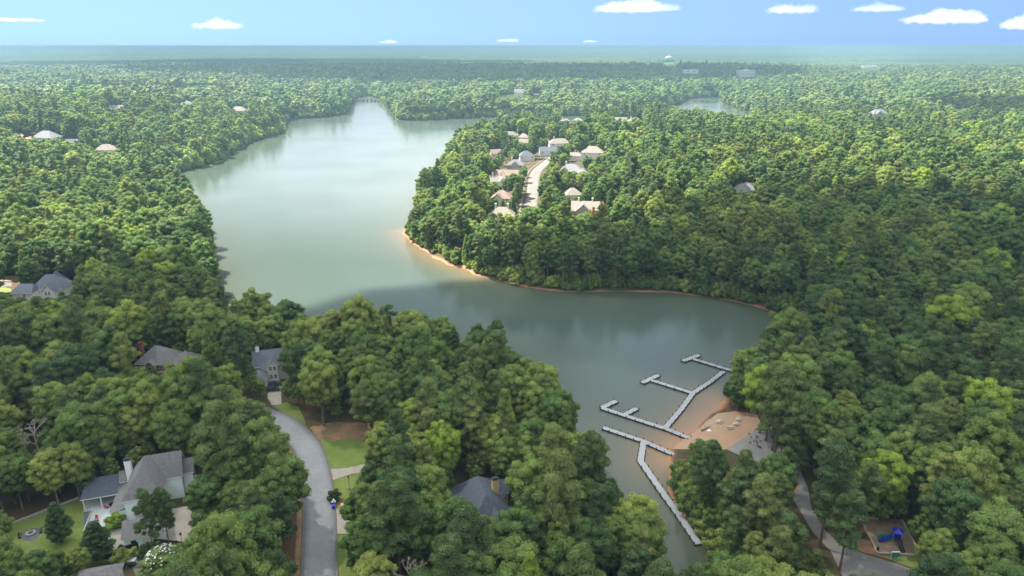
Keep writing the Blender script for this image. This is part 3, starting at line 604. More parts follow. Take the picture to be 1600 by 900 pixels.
small('tan_house', 774, 233, 12, 10, 25, 'cream', 'r_terra', 'gable', 'small tan house alone among the trees near the lake side')
small('tan_house', 819, 217, 11, 9, 0, 'cream', 'r_tan', 'gable', 'tiny tan gable just below the small tan hip roofed house')
LG = 'houses in the woods of the left shore'
small('grey_roofed_house', 71, 204, 24, 16, -10, 'offwhite', 'r_pale', 'hip', 'large grey roofed house at the end of the sandy lane', group=LG)
small('grey_roofed_house', 112, 217, 12, 9, 10, 'offwhite', 'r_slate', 'gable', 'small grey roof just right of the sandy lane house', group=LG)
small('tan_house', 165, 225, 20, 13, 10, 'cream', 'r_tan', 'hip', 'tan roofed house in the woods left of the shore meadow', group=LG)
small('grey_roofed_house', 278, 159, 16, 10, 0, 'offwhite', 'r_pale', 'gable', 'pale grey gabled house, left one of two neighbours up the slope', group=LG)
small('grey_roofed_house', 293, 158, 18, 12, 10, 'offwhite', 'r_pale', 'hip', 'pale grey hip roofed house, right one of two neighbours up the slope', group=LG)
small('tan_house', 372, 166, 26, 16, -6, 'stone', 'r_tan', 'hip', 'greyish tan many gabled house above the wooded left point', group=LG, gable=(4, 9))
small('tan_house', 180, 164, 20, 12, 20, 'offwhite', 'r_tan', 'gable', 'pale roof in a clearing up on the wooded left hillside', group=LG)
small('cream_house', 811, 139, 22, 16, -8, 'cream', 'r_brown', 'gable', 'tall cream house with brown gable roof beyond the far shore', ze=11, group='houses across the water')
small('brown_house', 788, 146, 22, 10, 0, 'cream', 'r_terra', 'gable', 'low dark red roof left of the tall cream house', ze=4.5, group='houses across the water')
small('cream_house', 838, 145, 18, 10, 0, 'cream', 'r_slate', 'gable', 'low greenish roof right of the tall cream house', ze=5, group='houses across the water')
small('stone_house', 1374, 170, 26, 16, 6, 'stone', 'r_brown', 'hip', 'brown stone house with pale gables in the right hand forest', ze=9, group='houses across the water', gable=(4, 10))
small('grey_roofed_house', 1163, 286, 12, 12, 30, 'offwhite', 'r_pale', 'gable', 'single pale grey roof sunk in the sunlit forest', group='houses in the right forest')

# office block, water tower, masts far off
h = House('office_building', (1157, 110, (0, 0, 24)), 22, 'offwhite', 'offwhite', 'long cream flat roofed office building rising over far dark forest', 'office building')
w_ = h.w; w_.box(0, 66, 0, 22, -20, 23); h.r.box(-.5, 66.5, -.5, 22.5, 23, 24); h.r.box(24, 40, 6, 16, 24, 27); h.bl.append((0, 66, 0, 22, 24))
for i in range(12): h.window('s', 4 + i * 5.3, 19, 2.4, 2.2, 0, 'cream').window('s', 4 + i * 5.3, 14.5, 2.4, 2.2, 0, 'cream').window('s', 4 + i * 5.3, 10, 2.4, 2.2, 0, 'cream')
h.done()
for px, py, wd, lab in ((657, 88, 60, 'low white far building, left of two above the lake head'), (716, 92, 40, 'small white far building above the lake head, right of the larger'), (1068, 109, 60, 'low pale warehouse roof left of the far office building'), (1350, 103, 70, 'flat white warehouse roof far off right of the office building')):
    h = House('far_building', (px, py, (0, 0, 16)), 5, 'offwhite', 'white', lab, 'building'); h.w.box(0, wd, 0, 30, -20, 15); h.r.box(-1, wd + 1, -1, 31, 15, 16); h.bl.append((0, wd, 0, 30, 16))
    h.window('s', wd * .3, 10, 6, 3, 0).window('s', wd * .7, 10, 6, 3, 0); h.done()
x, y = at(1045, 87.5, 60); gz = G1(x, y)
wt = empty('water_tower', (x, y, gz), 0, 'pale water tower with broad tank and aqua stem above far forest', 'water tower')
zt = 60 - gz
k = MB(); k.lathe([(19, zt - 18), (21.5, zt - 15), (22.5, zt - 11), (21.5, zt - 7), (16, zt - 3), (8, zt - .8), (.5, zt)], 28); k.build('tank', M['white'], wt, smooth=True)
k = MB(); k.lathe([(17, -5), (17, zt - 22), (19, zt - 18)], 28); k.build('stem', M['towerblue'], wt, smooth=True)
ROOFS.append(([(1033, 84), (1057, 84), (1056, 101), (1036, 101)], 4600)); ROOFS.append(([(1155, 108), (1184, 108), (1183, 119), (1157, 119)], 3000)); ROOFS.append(([(1010, 88), (1014, 88), (1014, 99), (1010, 99)], 4600))
for px, py, z1 in ((1012, 90, 52), (1110, 98, 50)):
    x, y = at(px, py, z1); gz = G1(x, y); k = MB(); k.tube((0, 0, -3), (0, 0, z1 - gz), 1.1, .5, 6)
    for q in range(1, 9): k.bar((-1.2, 0, (z1 - gz) * q / 9), (1.2, 0, (z1 - gz) * q / 9), .2, .2)
    tag(k.build('radio_mast', M['white'], None, (x, y, gz)), 'thin pale radio mast left of the water tower' if px < 1040 else 'thin pale radio mast right of the water tower', 'mast')

# ------------------------------------------------------------------ docks
def dock(name, label, runs, w=2.1):
    pts0 = [at(*p, .6) for r_ in runs for p in r_[0]]; cx, cy_ = np.mean([p[0] for p in pts0]), np.mean([p[1] for p in pts0])
    root = empty(name, (cx, cy_, 0), 0, label, 'dock', 'grey docks of the lake marina'); npil = 0; used = []
    for ri, (px, ww, p0) in enumerate(runs):
        L = [np.array(at(*p, .6)) - (cx, cy_) for p in px]; L = np.array(L); ww = ww or w
        T = []
        for i in range(len(L)):
            a = L[i] - L[i-1] if i else L[1] - L[0]; b = L[i+1] - L[i] if i < len(L) - 1 else a
            a = a / np.linalg.norm(a); b = b / np.linalg.norm(b); m_ = a + b; m_ /= np.linalg.norm(m_); T.append(m_ / max(.4, m_ @ a))
        T = np.array(T); Nn = np.stack([T[:, 1], -T[:, 0]], 1) * ww / 2; dz = .003 * ri
        dk = MB(); fl = MB()
        for i in range(len(L) - 1):
            q = [L[i] - Nn[i], L[i] + Nn[i], L[i+1] + Nn[i+1], L[i+1] - Nn[i+1]]
            if (q[1]-q[0])[0]*(q[2]-q[1])[1] - (q[1]-q[0])[1]*(q[2]-q[1])[0] < 0: q = q[::-1]
            dk.prism(q, .50 + dz, .60 + dz); c_ = sum(q) / 4; fl.prism([c_ + (p - c_) * .96 for p in q], .02, .498)
        # board joints: shallow dark gaps across the deck
        d_ = dk.build('deck', M['deck'], root); fl.build('float', M['float'], d_)
        for i in range(len(L) - 1):
            seg = L[i+1] - L[i]; ln = np.linalg.norm(seg); k_ = max(1, round(ln / 3.1)); n_ = np.array([seg[1], -seg[0]]) / ln * (ww / 2 + .14)
            for j in range(k_ + 1):
                c_ = L[i] + seg * min(max(j / k_, .02), .98)
                for sg in (-1, 1):
                    p = c_ + sg * n_
                    if any(np.hypot(*(p - u)) < 1.5 for u in used): continue
                    if any(min_seg(p, Q_) < ww / 2 - .1 for qi, Q_ in enumerate([np.array([np.array(at(*s_, .6)) - (cx, cy_) for s_ in r2[0]]) for r2 in runs]) if qi != ri): continue
                    used.append(p); npil += 1
                    if npil > 100: continue
                    k = MB(); k.lathe([(.13, -1.5), (.13, 1.15), (.05, 1.3)], 7, 0, p[0], p[1]); k.build('piling', M['pile'], root)
    return root
def min_seg(p, Q_):
    return float(edge_dist(np.array([p]), Q_, False)[0])
dock('marina_dock', 'grey dock network of three fingers along one bent walkway off the beach', [
 ([(1131,580),(1107.5,598),(1083,614),(1066,637.5),(1039,669.4)], 1.75, 0),
 ([(939.5,636.8),(1009,659.7),(1040,669.5),(1078,684.5)], 1.75, 0),
 ([(940.5,637),(963,626.2)], 1.9, 0), ([(976,648),(995,637.8)], 1.75, 0),
 ([(1017.5,593.8),(1082,614)], 1.7, 0), ([(1003.5,598),(1028.8,586)], 1.9, 0)])
dock('finger_pier', 'grey T-shaped pier farthest out, ending at the shore trees', [([(1083,560.5),(1132,575.5),(1152,581)], 1.7, 0), ([(1067,564),(1092.5,554.5)], 1.9, 0)])
dock('long_dock', 'grey Y-shaped dock nearest the camera with long bent arm to the bank', [
 ([(942,667.8),(1005,689),(1053,710)], 1.75, 0), ([(1005.5,690.5),(1001,720),(1030,762),(1062,806),(1092,850)], 1.9, 0)])

# ------------------------------------------------------------------ street and garden things
def place(px, py, dz=0): x, y, z = atG(px, py); return (x, y, z + dz)
def lamp(px, py, label, h_=3.6):
    o = empty('street_lamp', place(px, py), 0, label, 'lamp', 'black post lamps')
    k = MB(); k.lathe([(.16, -.2), (.16, .5), (.06, .6), (.05, h_)], 8); k.build('post', M['black'], o)
    k = MB(); k.lathe([(.08, h_), (.2, h_ + .08), (.26, h_ + .5), (.3, h_ + .52), (.05, h_ + .75)], 8); k.build('lantern', M['black'], o); return o
lamp(546, 765, 'black post lamp on the small lawn between the two driveways')
lamp(286, 856, 'black post lamp on the parking pad of the white house')
o = empty('mailbox', place(522, 789), 0, 'white mailbox on a brick pedestal by the street kerb', 'mailbox')
k = MB(); k.box(-.45, .45, -.35, .35, 0, 1.0); k.build('pedestal', M['brick'], o)
k = MB(); k.box(-.5, .5, -.4, .4, 1.0, 1.12); k.lathe([(.34, 1.12), (.34, 1.5), (.2, 1.75), (.05, 1.8)], 12); k.build('box', M['white'], o)
o = empty('recycling_bin', place(521.5, 795), 0, 'blue recycling bin standing beside the white mailbox', 'bin')
k = MB(); k.add([(-.28,-.28,.1),(.28,-.28,.1),(.28,.28,.1),(-.28,.28,.1),(-.36,-.36,1.05),(.36,-.36,1.05),(.36,.36,1.05),(-.36,.36,1.05)], [(0,3,2,1),(4,5,6,7),(0,1,5,4),(1,2,6,5),(2,3,7,6),(3,0,4,7)]); k.build('bin_body', M['blueplastic'], o)
k = MB(); k.box(-.4, .4, -.42, .4, 1.05, 1.14); k.build('lid', M['blueplastic'], o)
k = MB(); k.tube((-.3, .36, .14), (-.2, .36, .14), .14, n=10); k.tube((.2, .36, .14), (.3, .36, .14), .14, n=10); k.build('wheel', M['tyre'], o)
o = empty('yard_sign', place(544, 766), 0, 'small white yard sign by the lamp post', 'sign')
k = MB(); k.box(-.35, .35, -.02, .02, .4, 1.0); k.build('panel', M['white'], o); k = MB(); k.box(-.3, -.26, -.02, .02, -.1, .4); k.box(.26, .3, -.02, .02, -.1, .4); k.build('stake', M['black'], o)
k = MB(); 
for i in range(9): k.add([( .5*math.cos(a)+random.uniform(-.1,.1), .38*math.sin(a), z) for z, s_ in ((0, 1),) for a in [i*.7]], [])
k = MB(); k.lathe([(.45, -.1), (.6, .15), (.5, .4), (.25, .55)], 7); tag(k.build('boulder', M['cream'], None, place(535, 790)), 'pale round boulder in the planting bed near the mailbox', 'rock')

# cars
def car(px, py, rz, m, label, group=None, top=None):
    o = empty('parked_car', place(px, py, .13), R(rz), label, 'car', group)
    k = MB(); prof = [(-2.25,.35),(-2.3,.75),(-2.15,1.0),(-1.9,1.02),(1.0,1.0),(2.1,.85),(2.3,.6),(2.28,.35)]; n_ = len(prof)
    k.add([(x, s_*.9, z) for s_ in (-1, 1) for x, z in prof], [tuple(range(n_)), tuple(range(n_, 2*n_))[::-1]] + [(i, n_+i, n_+(i+1) % n_, (i+1) % n_) for i in range(n_)]); b_ = k.build('body', m, o)
    k = MB(); k.add([(-1.85,-.84,1.0),(1.15,-.84,.98),(1.15,.84,.98),(-1.85,.84,1.0),(-1.3,-.66,1.46),(.35,-.66,1.48),(.35,.66,1.48),(-1.3,.66,1.46)], [(0,1,5,4),(1,2,6,5),(2,3,7,6),(3,0,4,7)]); k.build('window', M['glass'], o)
    k = MB(); k.box(-1.32, .37, -.67, .67, 1.462, 1.52); k.build('roof', top or m, o)
    for x in (-1.4, 1.4):
        for s_ in (-1, 1):
            k = MB(); k.tube((x, s_*.72, .33), (x, s_*.93, .33), .33, n=14); w_ = k.build('wheel', M['tyre'], o); k = MB(); k.tube((x, s_*.931, .33), (x, s_*.94, .33), .19, n=10); k.build('rim', M['carsilver'], w_)
    for s_ in (-1, 1): k = MB(); k.box(2.2, 2.31, s_*.65-.17, s_*.65+.17, .62, .76); k.build('headlight', M['white'], o)
    return o
car(252, 815, 15, M['carwhite'], 'white car parked against the garage of the aqua house')
car(430, 603, 20, M['cardark'], 'dark blue car in front of the white gabled house')
car(427, 611, 15, M['cardark'], 'second dark car, below the blue one on that driveway')
car(916, 265, 10, M['carsilver'], 'silver car beside the large pale grey roofed house')
car(211, 883, 5, M['cardark'], 'dark car with a silvery roof on the bottom edge driveway', top=M['carsilver'])

# fence, retaining wall
def wall_run(name, px, hgt, th_, m, label, cat, rail=None):
    L = smooth_line([atG(*p)[:2] for p in px], 5); c0 = L.mean(0); T = np.gradient(L, axis=0); T /= np.linalg.norm(T, axis=1)[:, None]; Nn = np.stack([T[:, 1], -T[:, 0]], 1) * th_ / 2
    g_ = ground(L); k = MB()
    for i in range(len(L) - 1):
        a0, a1, b0, b1 = L[i]-Nn[i]-c0, L[i]+Nn[i]-c0, L[i+1]-Nn[i+1]-c0, L[i+1]+Nn[i+1]-c0
        k.add([(*a0, g_[i]-.4), (*a1, g_[i]-.4), (*b1, g_[i+1]-.4), (*b0, g_[i+1]-.4), (*a0, g_[i]+hgt), (*a1, g_[i]+hgt), (*b1, g_[i+1]+hgt), (*b0, g_[i+1]+hgt)], [(4,5,6,7),(0,1,5,4),(1,2,6,5),(2,3,7,6),(3,0,4,7)])
    root = empty(name, (c0[0], c0[1], 0), 0, label, cat); k.build('panel' if rail else 'wall', m, root)
    if rail:
        for i in range(0, len(L), 3): k = MB(); p = L[i] - c0; k.box(p[0]-.08, p[0]+.08, p[1]-.08, p[1]+.08, g_[i]-.4, g_[i]+hgt+.15); k.build('fence_post', m, root)
    return root
wall_run('garden_fence', [(140,869),(172,874),(200,862),(240,852),(300,858),(316,860)], 1.8, .08, M['black'], 'long black garden fence between the two lots at the bottom', 'fence', True)
wall_run('retaining_wall', [(4,824),(40,811),(80,795),(110,784),(139,773)], .5, .45, M['stone'], 'low pale stone edging wall between lawn and woods', 'wall')
# playground
pcx, pcy, pcz = atG(1396, 840)
def loc_(px, py): x, y, z = atG(px, py); return (x, y, z)
for a, b_, lab in (((1371,865),(1440,868.5), 'pale timber border along the lower edge of the playground'), ((1358,838),(1370.5,864.5), 'pale timber border on the left edge of the playground'), ((1409,813),(1432,855), 'pale timber border on the right edge of the playground'), ((1342,811),(1372,811.5), 'pale timber border at the upper edge of the playground')):
    A_ = Vector(loc_(*a)); B_ = Vector(loc_(*b_)); k = MB(); k.bar((0, 0, .18), B_ - A_ + Vector((0, 0, .18)), .35, .35)
    tag(k.build('timber_border', M['timber'], None, A_), lab, 'border')
o = empty('play_structure', loc_(1400, 846), R(-25), 'play structure with bright blue slides, deck and black roofed tower', 'playground')
for x in (-1, 1):
    for y in (-1, 1): k = MB(); k.tube((x*.9, y*.9, -.1), (x*.9, y*.9, 3.2), .07, n=8); k.build('post', M['timber'], o)
k = MB(); k.box(-.95, .95, -.95, .95, 1.4, 1.5); k.build('platform', M['blueplastic'], o)
k = MB(); k.add([(-1.2,-1.2,3),(1.2,-1.2,3),(1.2,1.2,3),(-1.2,1.2,3),(0,0,3.9)], [(0,1,4),(1,2,4),(2,3,4),(3,0,4),(3,2,1,0)]); k.build('roof', M['blueplastic'], o)
def slide(p, d, m, w_=.8):
    k = MB(); d = Vector(d).normalized(); s_ = Vector((-d.y, d.x, 0)) * w_ / 2; p = Vector(p); pr2 = [(0, 1.45), (.4, 1.4), (2.4, .35), (3.1, .25)]
    c_ = [p + d * a + Vector((0, 0, z)) for a, z in pr2]
    for i in range(3):
        k.add([c_[i]-s_, c_[i]+s_, c_[i+1]+s_, c_[i+1]-s_, c_[i]-s_-Vector((0,0,.1)), c_[i]+s_-Vector((0,0,.1)), c_[i+1]+s_-Vector((0,0,.1)), c_[i+1]-s_-Vector((0,0,.1))], [(0,1,2,3),(7,6,5,4),(0,4,5,1),(1,5,6,2),(2,6,7,3),(3,7,4,0)])
        for q in (-1, 1): k.bar(c_[i] + s_*q + Vector((0,0,.12)), c_[i+1] + s_*q + Vector((0,0,.12)), .08, .3)
    k.build('slide', m, o)
slide((-1, -.4, 0), (-1, -.5, 0), M['blueplastic']); slide((.3, -1, 0), (.35, -1, 0), M['black'], .9)
k = MB()
for q in (-1, 1): k.bar((q*.3 - .2, 1, 1.4), (q*.3 - .9, 3.6, .1), .08, .12)
for i in range(7): k.bar((-.5 - .1*i - .02, 1.15 + .36*i, 1.3 - .18*i), (.1 - .1*i, 1.15 + .36*i, 1.3 - .18*i), .1, .06)
k.build('ladder', M['timber'], o)
k = MB(); k.tube((1.1, .3, 2.6), (2.6, .9, 2.2), .05, n=6); k.tube((2.6, .9, 2.2), (2.8, 1.0, 0), .05, n=6); k.build('climbing_arch', M['timber'], o)
o = empty('spring_climber', loc_(1384, 841), 0, 'dark green low climbing dome left of the play structure', 'climber')
k = MB()
for i in range(8):
    a = i * math.pi / 4; pts_ = [(2.0*math.cos(a)*math.cos(e_), 1.3*math.sin(a)*math.cos(e_), 1.1*math.sin(e_)) for e_ in (0, .5, 1.0, 1.45)]
    for p, q in zip(pts_, pts_[1:]): k.tube(p, q, .09, n=6)
for e_ in (.02, .5, 1.0):
    for i in range(12): k.tube(*[(2.0*math.cos(a)*math.cos(e_), 1.3*math.sin(a)*math.cos(e_), 1.1*math.sin(e_)) for a in (i*math.pi/6, (i+1)*math.pi/6)], .08, n=6)
k.build('dome_frame', M['greenplastic'], o); k = MB(); k.box(-1.0, 1.0, -.5, .5, .5, .62); k.build('seat', M['black'], o)
o = empty('playground_sign', loc_(1397.5, 874), 0, 'green notice board on two white posts at the playground edge', 'sign')
for x in (-.85, .85): k = MB(); k.box(x-.09, x+.09, -.09, .09, -.2, 2.1); k.build('post', M['white'], o)
k = MB(); k.box(-.95, .95, -.16, -.1, .8, 2.0); k.build('board', M['greenplastic'], o); k = MB(); k.box(-1, 1, -.12, .12, 2.1, 2.2); k.build('cap', M['white'], o)
o = empty('trash_can', loc_(1371, 861), 0, 'dark slim trash can at the lower left playground corner', 'bin')
k = MB(); k.lathe([(.25, -.1), (.3, 1.0), (.32, 1.05)], 12); k.build('can', M['black'], o); k = MB(); k.lathe([(.33, 1.05), (.2, 1.2), (.05, 1.25)], 12); k.build('lid', M['black'], o)

# picnic tables on the sand
def picnic(px, py, rz, label):
    o = empty('picnic_table', place(px, py, .06), R(rz), label, 'picnic table', 'picnic tables on the beach')
    k = MB()
    for i in range(5): k.box(-1.1, 1.1, -.42 + i*.17, -.28 + i*.17, .72, .77)
    k.build('table_top', M['timber'], o)
    for s_ in (-1, 1):
        k = MB(); k.box(-1.1, 1.1, s_*.75-.14, s_*.75+.14, .42, .47); k.build('bench_seat', M['timber'], o)
        k = MB(); k.bar((s_*.8, -.75, 0), (s_*.8, .1, .72), .09, .06); k.bar((s_*.8, .75, 0), (s_*.8, -.1, .72), .06, .09); k.bar((s_*.8, -.8, .4), (s_*.8, .8, .4), .06, .09); k.build('leg', M['timber'], o)
picnic(1124, 660.5, 50, 'weathered picnic table on the left part of the sand'); picnic(1140.5, 669.5, 10, 'dark reddish picnic table in the middle of the sand')
picnic(1150, 664, 60, 'grey picnic table on the sand by the tree edge, lower of two'); picnic(1153.5, 657, 60, 'grey picnic table on the sand by the tree edge, upper of two')
k = MB(); k.bar((-2.3, -1.5, .25), (2.3, 1.5, .3), .55, .5); k.bar((-.6, -.2, .5), (-.9, .7, .8), .2, .2); tag(k.build('driftwood_log', M['deadwood'], None, place(1105, 669)), 'long grey driftwood log near the water line of the beach', 'log')
k = MB(); k.lathe([(.5, 0), (.75, .25), (.4, .45)], 7); tag(k.build('beach_boulder', M['offwhite'], None, place(1108, 674)), 'pale boulder on the sand below the driftwood log', 'rock')
# dark birds on the gravel lot
bd = MB(); bd.lathe([(.02, .2), (.14, .26), (.2, .38), (.12, .52), (.02, .56)], 8); bd.tube((.15, 0, .45), (.3, 0, .78), .05, .04, 6); bd.tube((.28, 0, .78), (.46, 0, .76), .06, .02, 6); bd.tube((-.1, 0, .4), (-.42, 0, .42), .12, .03, 6)
bd.tube((.02, .07, 0), (.02, .07, .25), .02, n=5); bd.tube((.02, -.07, 0), (.02, -.07, .25), .02, n=5)
for i, (X, Y) in enumerate([(100,295),(115,323),(155,330),(158,318),(140,355),(110,370),(165,378),(170,322),(188,355),(178,400),(190,405),(160,360),(185,402),(166,392)]):
    p = place(1150 + X/5., 620 + Y/5., .1)
    if i == 0: b0 = tag(bd.build('goose', M['black'], None, p, 1.0), 'dark goose standing in a loose flock on the gravel lot', 'bird', 'dark geese on the gravel lot')
    else: b1 = b0.copy(); C.objects.link(b1); b1.location = p; b1.rotation_euler = (0, 0, random.uniform(0, 6))

# white house yard
def hw(x, y, z=.27): c, q = HW.c, HW.q; return (HW.loc[0] + x*c - y*q, HW.loc[1] + x*q + y*c, HW.loc[2] + z)
def patio_chair(x, y, rz, m, label):
    o = empty('patio_chair', hw(x, y), R(rz), label, 'chair', 'patio chairs on the deck')
    k = MB(); k.box(-.3, .3, -.3, .3, .38, .5); k.build('seat', m, o); k = MB(); k.bar((0, .3, .45), (0, .48, 1.0), .6, .1); k.build('backrest', m, o)
    for sx in (-1, 1):
        for sy in (-1, 1): k = MB(); k.box(sx*.27-.03, sx*.27+.03, sy*.27-.03, sy*.27+.03, 0, .38); k.build('leg', M['black'], o)
patio_chair(-7.7, 3.6, 20, M['red'], 'red cushioned patio chair on the white deck'); patio_chair(-7.2, 2.2, 160, M['black'], 'black patio chair below the red one on the deck')
o = empty('patio_table', hw(-4.9, 8.2), 0, 'round dark patio table under the blue porch roof', 'table')
k = MB(); k.lathe([(.9, .7), (.9, .75)], 20); k.build('table_top', M['black'], o); k = MB(); k.lathe([(.3, 0), (.06, .06), (.06, .7)], 10); k.build('pedestal', M['black'], o)
patio_chair(-6.2, 7.6, 100, M['red'], 'red patio chair at the round table under the porch roof')
o = empty('flower_pot', hw(-8.8, -3.1, -.0), 0, 'terracotta flower pot at the lower corner of the deck', 'pot')
k = MB(); k.lathe([(.22, 0), (.36, .55), (.4, .6)], 12); k.build('pot', M['r_terra'], o); k = MB(); k.lathe([(.25, .58), (.45, .75), (.3, 1.0), (.05, 1.1)], 9); k.build('foliage', M['needle'], o)
o = empty('patio_fireplace', hw(.4, -10.4, 0), 0, 'small brick grill beside the garage corner', 'grill')
k = MB(); k.box(-.7, .7, -.5, .5, 0, 1.0); k.build('brick_base', M['brick'], o); k = MB(); k.lathe([(.45, 1.0), (.5, 1.2), (.3, 1.5), (.05, 1.6)], 12); k.build('lid', M['black'], o)
x, y, z = atG(48, 835); o = empty('fire_pit', (x, y, z + .12), 0, 'round dark fire pit on the small stone patio in the lawn', 'fire pit')
k = MB(); k.lathe([(1.0, 0), (1.05, .45), (.75, .47), (.7, .2)], 18); k.build('ring', M['stone'], o); k = MB(); k.tube((-.5, -.1, .35), (.5, .2, .4), .1, n=6); k.tube((-.2, .5, .42), (.2, -.5, .42), .1, n=6); k.build('firewood', M['pile'], o)
for i, (dx, dy, rz) in enumerate(((-1.9, -.9, 120), (1.9, .9, -60))):
    o = empty('garden_bench', (x + dx, y + dy, z + .12), R(rz), 'dark garden bench on the stone patio ' + ('left of the fire pit' if i == 0 else 'right of the fire pit'), 'bench')
    k = MB(); k.box(-.8, .8, -.25, .25, .4, .48); k.build('seat', M['black'], o); k = MB(); k.box(-.8, .8, .25, .32, .5, 1.0); k.build('backrest', M['black'], o)
    for s_ in (-1, 1): k = MB(); k.box(s_*.7-.05, s_*.7+.05, -.22, .3, 0, .4); k.build('leg', M['black'], o)
# far crossings
def crossing(name, a, b, z, label, wd, n, m, cat):
    A_ = Vector((*at(*a, z), 0)); B_ = Vector((*at(*b, z), 0)); d = B_ - A_; o = empty(name, A_, 0, label, cat)
    k = MB(); k.bar((0, 0, z - .5), d + Vector((0, 0, z - .5)), wd, 1.0); k.build('deck', M[m], o)
    nn = Vector((-d.y, d.x, 0)).normalized() * wd * .5
    for s_ in (-1, 1): k = MB(); k.bar(nn * s_ + Vector((0, 0, z + .5)), d + nn * s_ + Vector((0, 0, z + .5)), .3, 1.0); k.build('parapet', M['stone'], o)
    for i in range(1, n):
        p = d * i / n; k = MB(); k.bar(p - nn * .8 + Vector((0, 0, (z - 1) / 2 - 1)), p + nn * .8 + Vector((0, 0, (z - 1) / 2 - 1)), 1.2, z + 1); k.build('pier', M['stone'], o)
crossing('road_bridge', (538, 154.5), (592, 155.5), 4.5, 'low grey road bridge on piers crossing the far head of the lake', 9, 9, 'stone', 'bridge')
crossing('foot_bridge', (1091, 158), (1121, 158.5), 2.0, 'low dark walkway out on the second inlet', 3, 7, 'pile', 'bridge')

# ------------------------------------------------------------------ trees
def ico():
    p = (1 + 5 ** .5) / 2; v = [(-1,p,0),(1,p,0),(-1,-p,0),(1,-p,0),(0,-1,p),(0,1,p),(0,-1,-p),(0,1,-p),(p,0,-1),(p,0,1),(-p,0,-1),(-p,0,1)]
    f = [(0,11,5),(0,5,1),(0,1,7),(0,7,10),(0,10,11),(1,5,9),(5,11,4),(11,10,2),(10,7,6),(7,1,8),(3,9,4),(3,4,2),(3,2,6),(3,6,8),(3,8,9),(4,9,5),(2,4,11),(6,2,10),(8,6,7),(9,8,1)]
    v = [np.array(a) / np.linalg.norm(a) for a in v]; c = {}; F = []
    def mid(a, b):
        k = (min(a, b), max(a, b))
        if k not in c: m = v[a] + v[b]; v.append(m / np.linalg.norm(m)); c[k] = len(v) - 1
        return c[k]
    for a, b, d in f: x, y, z = mid(a, b), mid(b, d), mid(d, a); F += [(a, x, z), (b, y, x), (d, z, y), (x, y, z)]
    return np.array(v), np.array(F)
IV, IF = ico()
def fib(n, g):
    i = np.arange(n) + .5; z = 1 - 2 * i / n; a = math.pi * (1 + 5 ** .5) * i + g.uniform(0, 6); r = np.sqrt(1 - z * z)
    return np.stack([r * np.cos(a), r * np.sin(a), z], 1)
def build_crown(name, lobes, leaves, size, g, m, aspect=1.0, core=.8, droop=0, nj=.55, tuft=False, extra=None):
    """lobes: list of (centre, radii(3)); foliage = leaf clusters on each lobe's surface over a lumpy inner mass"""
    VV, LL, CC, AT = [], [], [], []; off = 0; MI = []
    for c, rad in lobes:
        c = np.array(c); rad = np.array(rad); lv = g.uniform(.15, .85)
        if core:
            q = IV * (1 + g.uniform(-.18, .12, (len(IV), 1))) * rad * core + c
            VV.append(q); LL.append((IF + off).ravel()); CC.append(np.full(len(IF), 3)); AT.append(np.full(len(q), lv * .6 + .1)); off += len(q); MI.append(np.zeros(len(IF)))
        d = g.normal(size=(leaves, 3)); d /= np.linalg.norm(d, axis=1)[:, None]; d[:, 2] = np.where(d[:, 2] < -.35, -d[:, 2], d[:, 2])
        pos = c + d * rad * g.uniform(.82, 1.14, (leaves, 1)); n_ = d + g.normal(size=(leaves, 3)) * nj; n_[:, 2] += .25; n_ /= np.linalg.norm(n_, axis=1)[:, None]
        t_ = np.cross(n_, g.normal(size=(leaves, 3))); t_ /= np.linalg.norm(t_, axis=1)[:, None]; b_ = np.cross(n_, t_)
        s_ = size * g.uniform(.6, 1.25, (leaves, 1)); t_ = t_ * s_ * .5 * aspect; b_ = b_ * s_ * .5 / aspect
        cup = n_ * s_ * .12
        q = np.stack([pos - t_ * 1.1, pos - b_ * .8 + cup, pos + t_ * 1.1 - cup, pos + b_ * .8 + cup], 1).reshape(-1, 3)
        VV.append(q); LL.append(np.arange(len(q)) + off); CC.append(np.full(leaves, 4)); MI.append(np.zeros(leaves))
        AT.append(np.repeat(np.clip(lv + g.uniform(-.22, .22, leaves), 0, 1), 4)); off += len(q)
    mats = [m]
    if extra:      # trunk joined in, for the woodland copies
        tv, tf, tm = extra; mats.append(tm)
        for f in tf: LL.append(np.array(f) + off); CC.append(np.array([len(f)])); MI.append(np.ones(1))
        VV.append(np.array(tv)); AT.append(np.zeros(len(tv)))
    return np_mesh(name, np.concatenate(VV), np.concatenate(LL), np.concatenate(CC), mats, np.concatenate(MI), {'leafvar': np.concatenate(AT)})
def trunk_mb(H_, g, r0=.34, top=.75, limbs=5, lean=.3, R_=4):
    k = MB(); p = Vector((0, 0, -1)); pts = [p]; 
    for i in range(1, 6): pts.append(Vector((g.uniform(-lean, lean) * i / 5, g.uniform(-lean, lean) * i / 5, H_ * top * i / 5)))
    for i in range(5): k.tube(pts[i], pts[i+1], r0 * (1 - i * .16) * (1.25 if i == 0 else 1), r0 * (1 - (i + 1) * .16), 7)
    for i in range(limbs):
        a = g.uniform(0, 6.28); z = H_ * g.uniform(.35, .7); e_ = Vector((math.cos(a) * R_ * .6, math.sin(a) * R_ * .6, z + g.uniform(1, 3)))
        k.tube((0, 0, z), e_, .13, .05, 5)
    return k
